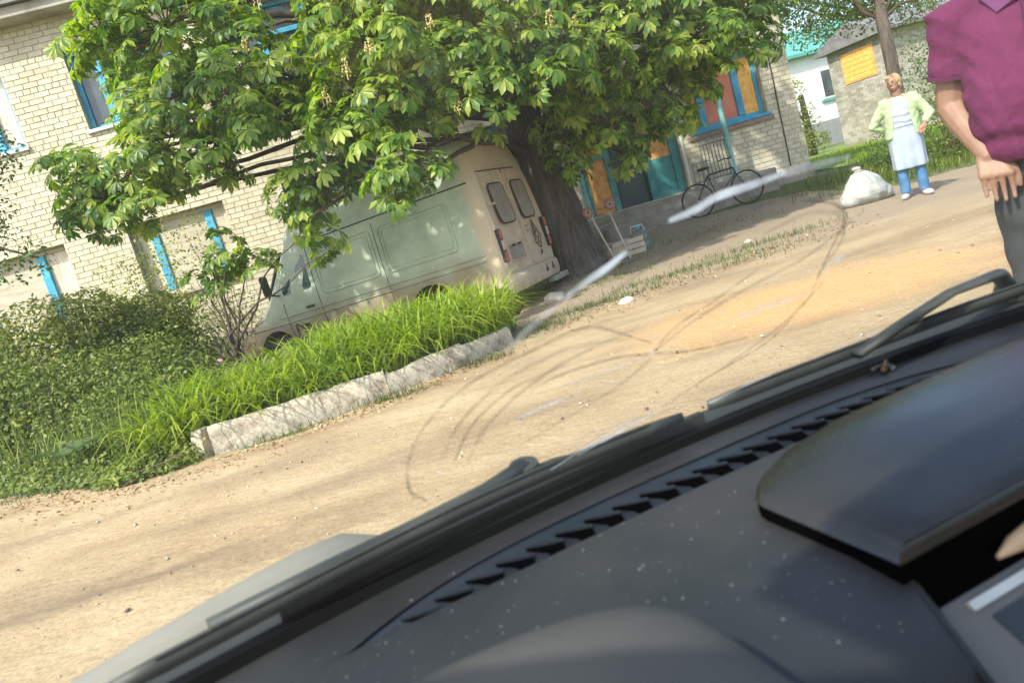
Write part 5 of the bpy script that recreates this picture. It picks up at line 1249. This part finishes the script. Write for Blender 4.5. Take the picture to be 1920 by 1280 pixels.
# ------------------------------------------------------------------ the car the view is taken from
CA = R(18.6)
car = thing('car', 'car with dusty black dashboard, cracked windshield and wipers that the view looks out of', 'car', (0, 0, 0), CA)
Z = lambda z: EYE + z
M_dash = mat('dash_plastic', [(.020, .0215, .022), (.029, .0305, .031), (.045, .043, .039)], scale=4, rough=.46, spec=.5, bump=.25, bscale=420, rvar=.10, bdist=.001)
M_dash2 = mat('dash_plastic_worn', [(.014, .014, .014), (.022, .022, .021), (.036, .034, .030)], scale=5, rough=.24, spec=.5, bump=.2, bscale=380, rvar=.12, bdist=.001)
M_slot = mat('vent_plastic', [(.020, .026, .034), (.034, .042, .052)], scale=6, rough=.35, spec=.5)
M_rub = mat('seal_rubber', [(.004, .004, .004), (.008, .008, .008)], scale=9, rough=.8, spec=.2)
M_gap = mat('gap_black', [(.002, .002, .002), (.003, .003, .003)], scale=5, rough=1.0, spec=0.0)  # matt black standing in for the shade in gaps
M_fleck = mat('white_fleck', [(.13, .13, .13), (.26, .26, .25)], scale=9, rough=.8)
M_bonnet = mat('dusty_bonnet_paint', [(.20, .195, .16), (.24, .235, .19), (.28, .27, .22)], scale=3, rough=.45, spec=.5)
M_wip = mat('wiper_grey', [(.022, .026, .022), (.036, .041, .035), (.06, .065, .056)], scale=14, rough=.5, spec=.5)
M_cowl = mat('cowl_grey', [(.020, .024, .020), (.034, .038, .033)], scale=8, rough=.6)
M_met = mat('wiper_steel', [(.35, .36, .36), (.55, .56, .56)], scale=30, rough=.25, metal=.9)
M_trim = mat('silver_trim', [(.55, .60, .59), (.66, .70, .69)], scale=9, rough=.35, metal=.3)
M_cons = mat('console_grey', [(.10, .105, .11), (.14, .145, .15)], scale=6, rough=.45)

def cyb(x): return .812 - .19 * (x - .45) ** 2
def glass_pt(x, z, o=0.): return (x, cyb(x) - (z + .32) + o * .707, Z(z) + o * .707)
XA, XB = -.32, 1.22
# dash pad: rear strip under the glass, and the driver's side rolling down
def pad_z(x, y): return -.338 + .006 * math.cos((x - .4) * 2) - .030 * smooth01(.44, .30, y) - .25 * smooth01(.34, .22, y) ** 1.5
g = MB(); xs_ = np.linspace(XA, XB, 60); vs_ = np.linspace(0, 1, 14)
def slot_lo(x): return .676 + .012 * math.cos((x - .42) * 3)
def slot_hi(x): return slot_lo(x) + .072 * max(0, 1 - abs((x - .43) / .44) ** 4.0)
ys_low = [.22, .24, .27, .30, .34, .40, .46, .52, .58, .62, .665]
def edge_x(y): return 1.6 if y > .50 else .347 + .42 * (y - .303)
for seg in ('low', 'high'):
    o = len(g.v); rows = ys_low if seg == 'low' else [0, .35, .7, 1]
    for r_ in rows:
        for x in xs_:
            if seg == 'low':
                y = r_ if r_ < .66 else slot_lo(x); xx = x if r_ > .50 else min(x, edge_x(r_))
                g.v.append((xx, y, Z(pad_z(xx, y))))
            else:
                a, b = slot_hi(x), cyb(x) - .012; y = a + (b - a) * r_; g.v.append((x, y, Z(pad_z(x, y) + .004 * r_)))
    for j in range(len(rows) - 1):
        for i in range(59): a = o + j * 60 + i; g.f.append((a, a + 1, a + 61, a + 60))
pad = g.build('dash_pad', M_dash, car, smooth=True)
# right flank of the driver's pad
g = MB().rings([[(edge_x(y) - .004, y, Z(pad_z(edge_x(y), y) + .001)), (edge_x(y) + .004, y, Z(pad_z(edge_x(y), y) - .006)), (edge_x(y) + .006, y, Z(pad_z(edge_x(y), y) - .05)), (edge_x(y) + .004, y, Z(-.75))] for y in np.linspace(.22, .50, 12)], cap=False, closed=False); g.build('pad_flank', M_dash, car, smooth=True)
g = MB(); g.bb(.44, XB, .495, .50, Z(-.8), Z(-.345)); g.build('dash_front', M_dash, car)
# defroster slot with its fins
sl = MB(); xs2 = np.linspace(-.012, .872, 60)
sl.rings([[(x, slot_lo(x) - .006, Z(pad_z(x, slot_lo(x)) - .003)), (x, slot_lo(x) + .0005, Z(pad_z(x, .69) - .010)), (x, slot_hi(x) - .006 * (slot_hi(x) - slot_lo(x)) / .05, Z(pad_z(x, .74) - .004)), (x, slot_hi(x) + .008, Z(pad_z(x, .74) - .0012))] for x in xs2], cap=False, closed=False)
slo = sl.build('defroster_slot', M_slot, car, smooth=True)
for i in range(21):
    x = .050 + i * .0372; w_ = slot_hi(x) - slot_lo(x); zz = lambda yy: Z(pad_z(x, .70) - .0095 + .006 * (yy - slot_lo(x)) / .05)
    y0 = slot_lo(x)
    q = [(x - .004, y0 + .66 * w_), (x + .018, y0 + .50 * w_), (x + .033, y0 + .42 * w_), (x + .027, y0 + .02 * w_), (x + .013, y0 + .02 * w_), (x + .013, y0 + .36 * w_)]
    MB().prism(q, lambda a, b: (a, b, zz(b) + .0022), lambda a, b: (a, b, zz(b) - .002)).build('vent_shade_inset', M_gap, slo)  # flat black inset painted in for the shaded vent opening
    MB().prism([(x - .006, y0 + .71 * w_), (x + .035, y0 + .46 * w_), (x + .034, y0 + .425 * w_), (x - .004, y0 + .665 * w_)], lambda a, b: (a, b, zz(b) + .0045), lambda a, b: (a, b, zz(b) - .002)).build('fin', M_slot, slo)
# instrument hood: low dome towards the driver
g = MB(); rs = []
for i, t in enumerate(np.linspace(0, 1, 14)):
    ring = []
    for j in range(25):
        a = math.pi * j / 24; w_ = (.232 + .008 * t) * (1 - .35 * (1 - math.sin(min(1, (1 - t) * 4) * math.pi / 2))); h = .118 * math.sin(min(1, (1 - t) * 4.0) * math.pi / 2)
        x = .0 + w_ * math.copysign(abs(math.cos(a)) ** .72, math.cos(a)); z = -.43 + (h + .078) * (math.sin(a) ** .45); ring.append((x, .215 + .255 * t, Z(z)))
    rs.append(ring)
g.rings(rs, cap=False, closed=False); g.add([(.0 + .232 * math.copysign(abs(math.cos(math.pi * j / 24)) ** .72, math.cos(math.pi * j / 24)), .2155, Z(-.43 + .196 * math.sin(math.pi * j / 24) ** .45)) for j in range(25)], [tuple(range(25))])
g.build('instrument_hood', mat('hood_vinyl', [(.065, .063, .056), (.085, .082, .073), (.105, .10, .087)], scale=5, rough=.6, bump=.4, bscale=300, bdist=.001), car, smooth=True, angle=60)
# centre hood (lid) with rounded rear corner
def lid_poly():
    P = [(.380, .408), (1.00, .408), (1.02, .43), (1.02, .57), (.98, .60)]
    P += [(x, .618 - .035 * ((x - .60) / .4) ** 2) for x in np.linspace(.92, .46, 9)]
    P += [(.455 - .072 * math.sin(a), .560 + .054 * math.cos(a)) for a in np.linspace(.15, 1.5, 9)]
    return P
lp = lid_poly()
def lid_z(x, y): return -.313 + .028 * (1 - ((y - .55) / .16) ** 2) - .020 * smooth01(.52, .38, x) * smooth01(.42, .50, y)
g = MB(); c = (.68, .51); rings_ = []
for k in (1.0, .985, .95, .85, .7, .5, .3, .12):
    rings_.append([(c[0] + (x - c[0]) * k, c[1] + (y - c[1]) * k, Z(lid_z(c[0] + (x - c[0]) * k, c[1] + (y - c[1]) * k) - (.012 if k == 1 else (.005 if k > .98 else (.001 if k > .94 else 0))))) for x, y in lp])
rings_.insert(0, [(c[0] + (x - c[0]) * .955, c[1] + (y - c[1]) * .94, z - .016) for x, y, z in rings_[0]])
MB().prism(lp, lambda x, y: (c[0] + (x - c[0]) * .997 , c[1] + (y - c[1]) * .992, Z(lid_z(x, y) - .014)), lambda x, y: (c[0] + (x - c[0]) * .997, c[1] + (y - c[1]) * .992, Z(-.37))).build('hood_shadow_band', M_gap, car)  # black band painted in for the shadow under the lid edge
g.rings(rings_, cap=True); g.build('centre_hood', M_dash2, car, smooth=True, angle=55)
# console face below it with vent and silver strip
def con(x, y): return (x, y, Z(-.372 + 1.1 * (y - .41)))
g = MB().prism([(.407, .34), (.39, .26), (1.0, .26), (1.0, .416), (.412, .416)], lambda x, y: con(x, y), lambda x, y: (x, y + .02, Z(-.372 + 1.1 * (y - .41) - .03))); cpn = g.build('console_panel', M_cons, car)
nrm = Vector((0, -1.1, 1)).normalized()
def lift(p, h): return tuple(Vector(p) + nrm * h)
MB().prism([(.4335, .4035), (.4350, .4015), (.70, .4015), (.70, .4065), (.4335, .4065)], lambda x, y: lift(con(x, y), .004), lambda x, y: lift(con(x, y), -.001)).build('silver_strip', M_trim, cpn)
MB().prism([(.446, .396), (.462, .345), (.80, .345), (.80, .396)], lambda x, y: lift(con(x, y), .0015), lambda x, y: lift(con(x, y), -.002)).build('vent_frame', M_slot, cpn)
for k in range(4): y = .388 - k * .011; MB().prism([(.468 - .0 * k, y), (.468, y - .006), (.79, y - .006), (.79, y)], lambda x, y: lift(con(x, y), .0022), lambda x, y: lift(con(x, y), .0005)).build('vent_shade_inset', M_gap, cpn)  # black insets painted in for the shade between the slats
MB().bb(XA, XB, .30, .80, Z(-.47), Z(-.45)).build('dash_base', M_rub, car)
g = MB().bb(.45, 1.0, .428, .494, Z(-.42), Z(-.40)); g.build('shelf_floor', M_rub, car)
stick = MB().tube([(.468, .400, Z(-.349)), (.488, .400, Z(-.346)), (.53, .400, Z(-.343)), (.80, .400, Z(-.340))], [.002, .007, .010, .011], 10).build('tool_shaft', mat('tan_wood', [(.38, .28, .17), (.52, .40, .27)], scale=14, rough=.6, stretch=(.3, 1, 1)), smooth=True, angle=50)
tag(stick, 'tan wooden tool handle tucked under the centre hood of the dashboard', 'handle'); stick.rotation_euler = (0, 0, CA)
# flecks of paint on the dash
g = MB()
for _ in range(700):
    x, y = random.uniform(-.1, .62), random.uniform(.36, .70)
    if random.random() < .3: y = random.uniform(slot_hi(x) + .005, cyb(x) - .02)
    if slot_lo(x) - .004 < y < slot_hi(x) + .004 or (x > .37 and .40 < y < .63) or (x > edge_x(y) - .01): continue
    r_ = (.0003 + .0011 * random.random() ** 3); g.ell((x, y, Z(pad_z(x, y) + .0005)), (r_, r_, .0006), nu=7, nv=4)
g.build('paint_flecks', M_fleck, pad, kind='stuff')
# rubber seal under the glass
g = MB().rings([[(x, cyb(x) - .016, Z(-.335)), (x, cyb(x) - .012, Z(-.318)), (x, cyb(x) + .004, Z(-.316)), (x, cyb(x) + .008, Z(-.335))] for x in np.linspace(XA, XB, 50)]); g.build('windshield_seal', M_rub, car, smooth=True, angle=50)
# windshield: 5 mm laminated pane, with its cracks, dirt arcs and painted reflection streaks
M_glass = glass_mat('windshield_glass', (.965, .98, .972), .020, (.62, .62, .56))
g = MB(); XS, ZS = np.linspace(XA - .05, XB + .05, 34), np.linspace(-.325, .40, 20)
front = [[glass_pt(x, z) for x in XS] for z in ZS]; back = [[glass_pt(x, z, -.005) for x in XS] for z in ZS]
g.rings(front, cap=False, closed=False); g.rings(back, cap=False, closed=False)
ws = g.build('windshield', M_glass, car, smooth=True)
M_crack = veil_mat('crack_line', (.05, .045, .035), .75, 60); M_arc = veil_mat('dirt_arc', (.10, .085, .06), .38, 22)
def crack(pts, r, m=M_crack, nm='crack', o=-.0025):
    P = []
    for (x0, z0), (x1, z1) in zip(pts, pts[1:]):
        for i in range(6): t = i / 6; P.append((x0 + (x1 - x0) * t, z0 + (z1 - z0) * t))
    P.append(pts[-1])
    # relax corners
    for _ in range(4): P = [P[0]] + [((a[0] + 2 * b[0] + c_[0]) / 4, (a[1] + 2 * b[1] + c_[1]) / 4) for a, b, c_ in zip(P, P[1:], P[2:])] + [P[-1]]
    n_ = len(P); rr = [r * (.35 + .65 * math.sin(math.pi * min(1, (i + .5) / n_ * 1.0)) ** .6) for i in range(n_)]
    g = MB(); up_ = []; lo_ = []
    for i, (x, z) in enumerate(P):
        a, b = P[max(0, i - 1)], P[min(n_ - 1, i + 1)]; dx, dz = b[0] - a[0], (b[1] - a[1]) * 1.41; l = math.hypot(dx, dz) or 1; nx, nz = -dz / l, dx / l
        up_.append(glass_pt(x + nx * rr[i], z + nz * rr[i] * .707, o)); lo_.append(glass_pt(x - nx * rr[i], z - nz * rr[i] * .707, o))
    g.rings([lo_, up_], cap=False, closed=False); return g.build(nm, m, ws)
for p in ([(.358, -.161), (.315, -.148), (.259, -.142), (.219, -.144)], [(.36, -.158), (.376, -.137), (.416, -.125), (.465, -.105)], [(.361, -.162), (.419, -.179), (.495, -.189)],
          [(.565, -.159), (.558, -.104), (.561, -.08), (.528, -.061), (.484, -.05)], [(.568, -.162), (.536, -.21), (.46, -.225), (.401, -.245)],
          [(.088, -.182), (.098, -.149), (.127, -.123), (.162, -.11), (.214, -.104), (.267, -.097), (.353, -.147)], [(.088, -.182), (.088, -.21), (.106, -.232)], [(.136, -.194), (.153, -.157), (.195, -.134), (.252, -.134)]): crack(p, .0015)
for p in ([(.150, -.205), (.165, -.170), (.20, -.145), (.25, -.128), (.33, -.122)], [(.120, -.190), (.140, -.150), (.185, -.122), (.25, -.115), (.32, -.13)], [(.36, -.16), (.40, -.138), (.46, -.122), (.53, -.112), (.57, -.085)], [(.45, -.07), (.50, -.062), (.55, -.075), (.572, -.105), (.560, -.14)],
          [(.43, -.235), (.49, -.215), (.545, -.19), (.575, -.15)], [(.36, -.165), (.33, -.185), (.27, -.20), (.21, -.21)], [(.21, -.10), (.27, -.085), (.33, -.06), (.40, -.045), (.47, -.04)]): crack(p, .0030, M_arc, 'dirt_arc')
M_glare_chip_wing = veil_mat('white_glare_chip_wing', (.88, .90, .90), .92, 30)  # white reflections painted as streaks on the glass; also stone chips, wasp wings
M_glare_faint = veil_mat('faint_glare', (.78, .78, .74), .42, 70)  # weaker painted reflection streaks
crack([(.33, -.03), (.356, -.028), (.375, -.022), (.408, -.022), (.447, -.02)], .0052, M_glare_chip_wing, 'glare_streak'); crack([(.43, -.0205), (.47, -.021), (.52, -.023)], .0045, M_glare_faint, 'glare_streak')
crack([(.240, -.065), (.264, -.056), (.278, -.052), (.293, -.044)], .0050, M_glare_chip_wing, 'glare_streak'); crack([(.185, -.098), (.199, -.086), (.216, -.078), (.245, -.063)], .0048, M_glare_faint, 'glare_streak')
for p in ([(.438, -.159), (.491, -.154), (.561, -.157)], [(.199, -.175), (.234, -.172), (.275, -.175)], [(.256, -.159), (.3, -.16), (.349, -.163)], [(.287, -.256), (.335, -.247), (.382, -.245)], [(.30, -.262), (.345, -.252), (.39, -.250)]): crack(p, .0026, M_glare_faint, 'glare_streak')
for p in ([(.255, -.270), (.30, -.258), (.335, -.251)], [(.29, -.266), (.335, -.256), (.375, -.251)], [(.32, -.262), (.36, -.254), (.40, -.249)], [(.46, -.158), (.50, -.156), (.545, -.158)], [(.56, -.13), (.575, -.126), (.592, -.124)], [(.205, -.174), (.23, -.173), (.255, -.174)], [(.47, -.272), (.52, -.267), (.57, -.265)], [(.66, -.262), (.70, -.258), (.735, -.258)]): crack(p, .0016, M_glare_chip_wing, 'glare_streak')
g = MB()
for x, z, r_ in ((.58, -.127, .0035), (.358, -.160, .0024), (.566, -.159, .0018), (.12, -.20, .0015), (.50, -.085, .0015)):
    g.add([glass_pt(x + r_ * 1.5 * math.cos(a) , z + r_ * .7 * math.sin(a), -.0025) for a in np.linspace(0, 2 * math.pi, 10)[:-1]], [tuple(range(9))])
g.build('stone_chips', M_glare_chip_wing, ws, kind='stuff')
# cowl, bonnet, fenders
g = MB().rings([[(x, cyb(x) + .009, Z(-.33)), (x, cyb(x) + .03, Z(-.322)), (x, cyb(x) + .055, Z(-.318)), (x, cyb(x) + .058, Z(-.34))] for x in np.linspace(XA - .02, XB + .02, 40)], cap=False, closed=False); cw = g.build('cowl', M_cowl, car, smooth=True, angle=40)
cv = MB().prism([(-.06, .778), (.05, .80), (.12, .832), (.18, .862), (.24, .884), (.31, .880), (.37, .835), (.50, .825), (.50, .815), (-.06, .765)], lambda x, y: (x, y, Z(-.300 - .05 * max(0, y - .80))), lambda x, y: (x, y, Z(-.335))).build('cowl_cover', M_cowl, car)
for i in range(5): x = .085 + .024 * i; y = .800 + .0115 * i; m_ = Matrix.Rotation(.75, 3, 'Z'); MB().box((x, y, Z(-.2985)), (.030, .006, .004), m_).build('grille_bar', M_met, cv)
g = MB(); rs = []
prof = [(.0, -.345), (.002, -.318), (.010, -.300), (.03, -.289), (.06, -.287), (.10, -.298), (.18, -.352), (.30, -.42), (.45, -.53), (.58, -.66), (.64, -.80), (.65, -.95)]
for x in np.linspace(XA - .05, XB + .05, 30):
    cr = ((x - .45) / .8) ** 2 ; dz_ = .06 * smooth01(.0, .14, x); rs.append([(x, cyb(x) + .062 + dy * (1 - .12 * cr), Z(z - .035 * cr ** 1.5 - dz_)) for dy, z in prof])
g.rings(rs, cap=False, closed=False); g.build('bonnet', M_bonnet, car, smooth=True, angle=60)
for x0, x1 in ((XA - .06, XA - .052), (XB + .052, XB + .06)): MB().prism([(y_, z_) for y_, z_ in ((.35, -.36), (.80, -.36), (1.05, -.45), (1.25, -.62), (1.32, -.95), (.35, -.95))], lambda y, z: (x0, y, Z(z)), lambda y, z: (x1, y, Z(z))).build('fender', M_bonnet, car)
# roof, header, pillars
def roofz(x, y): return .405 + .05 * smooth01(.2, -.4, y) - .03 * ((x - .45) / .8) ** 2
g = MB(); rr_ = []
for y in (.12, .05, -.1, -.4, -.9, -1.4): rr_.append([(x, y, Z(roofz(x, y) + .02)) for x in np.linspace(XA + .02, XB - .02, 14)])
rr2 = [[(x, y, z - .03) for x, y, z in r_] for r_ in rr_]
g.rings(rr_, cap=False, closed=False); g.rings(rr2, cap=False, closed=False); g.build('roof', M_cons, car, smooth=True)
for sx in (XA - .03, XB + .03): MB().tube([glass_pt(sx, -.34, -.02), glass_pt(sx, 0, -.02), glass_pt(sx, .42, -.02)], .035, 10).build('pillar', M_rub, car, smooth=True)
for nm_, x0, x1 in (('door', XA - .06, XA - .03), ('door', XB + .03, XB + .06)):
    MB().prism([(.34, -.95), (.34, -.40), (.20, -.26), (-1.2, -.24), (-1.2, -.95)], lambda y, z: (x0, y, Z(z)), lambda y, z: (x1, y, Z(z))).build(nm_, M_cons, car)
    MB().tube([((x0 + x1) / 2, -.55, Z(-.25)), ((x0 + x1) / 2, -.62, Z(.43))], .03, 8).build('door_pillar', M_rub, car)
# wipers resting on the lower edge of the glass
def wiper(label, piv, pts, blade):
    w_ = MB().tube([piv, (piv[0], piv[1] - .004, piv[2] + .022)], [.024, .019], 14).build('wiper', M_wip, car, smooth=True, angle=45, label=label)
    MB().tube([(piv[0], piv[1], piv[2] + .018)] + pts, [(.014, .008)] * 2 + [(.011, .006)] * (len(pts) - 1), 8).build('wiper_arm', M_wip, w_, smooth=True)
    MB().tube(blade, [(.004, .007)] + [(.0055, .010)] * (len(blade) - 2) + [(.004, .007)], 6).build('wiper_blade', M_wip, w_, smooth=True)
    MB().tube([tuple(Vector(p) + Vector((0, -.004, .009))) for p in blade[1:-1]], .0018, 5).build('blade_spine', M_wip, w_)
bl1 = [glass_pt(x, -.296 + .004 * math.sin(x * 9), .012) for x in np.linspace(-.22, .46, 14)]
wiper('near wiper lying along the base of the windshield', (.26, .868, Z(-.312)), [(.20, .832, Z(-.292)), (.10, .798, Z(-.286)), (.0, .772, Z(-.282)), (-.12, .742, Z(-.280))], bl1)
bl2 = [glass_pt(x, -.297 + .004 * math.sin(x * 7), .012) for x in np.linspace(.50, 1.12, 14)]
wiper('far wiper at the right with a raised arm', (1.06, .80, Z(-.315)), [(1.0, .765, Z(-.262)), (.88, .745, Z(-.254)), (.78, .742, Z(-.268)), (.70, .745, Z(-.284))], bl2)
# dead wasp on the dash by the seal
M_wasp = mat('wasp', [(.10, .05, .015), (.28, .17, .06)], scale=120, rough=.5); wp = thing('dead_wasp', 'dead brown insect with pale wings on the dashboard by the windshield seal', 'insect', (.762 * math.cos(CA) - .768 * math.sin(CA), .762 * math.sin(CA) + .768 * math.cos(CA), Z(-.333)), CA + .6)
MB().ell((0, 0, .006), (.010, .005, .005), nu=10, nv=6).build('abdomen', M_wasp, wp, smooth=True); MB().ell((.013, 0, .008), (.005, .0045, .005), nu=8, nv=5).build('thorax', M_wasp, wp, smooth=True); MB().ell((.020, 0, .011), (.0035, .004, .0035), nu=8, nv=5).build('head', M_eye, wp, smooth=True)
for sy in (-1, 1): MB().add([(.012, sy * .003, .011), (-.004, sy * .016, .010), (-.012, sy * .012, .007), (.004, sy * .003, .0105)], [(0, 1, 2, 3)]).build('wing', M_glare_chip_wing, wp)
for k in range(6): sy = -1 if k % 2 else 1; x = .008 + .004 * (k // 2); MB().tube([(x, sy * .003, .006), (x, sy * .008, .010), (x - .002, sy * .012, .0005)], .0006, 4).build('leg', M_eye, wp)
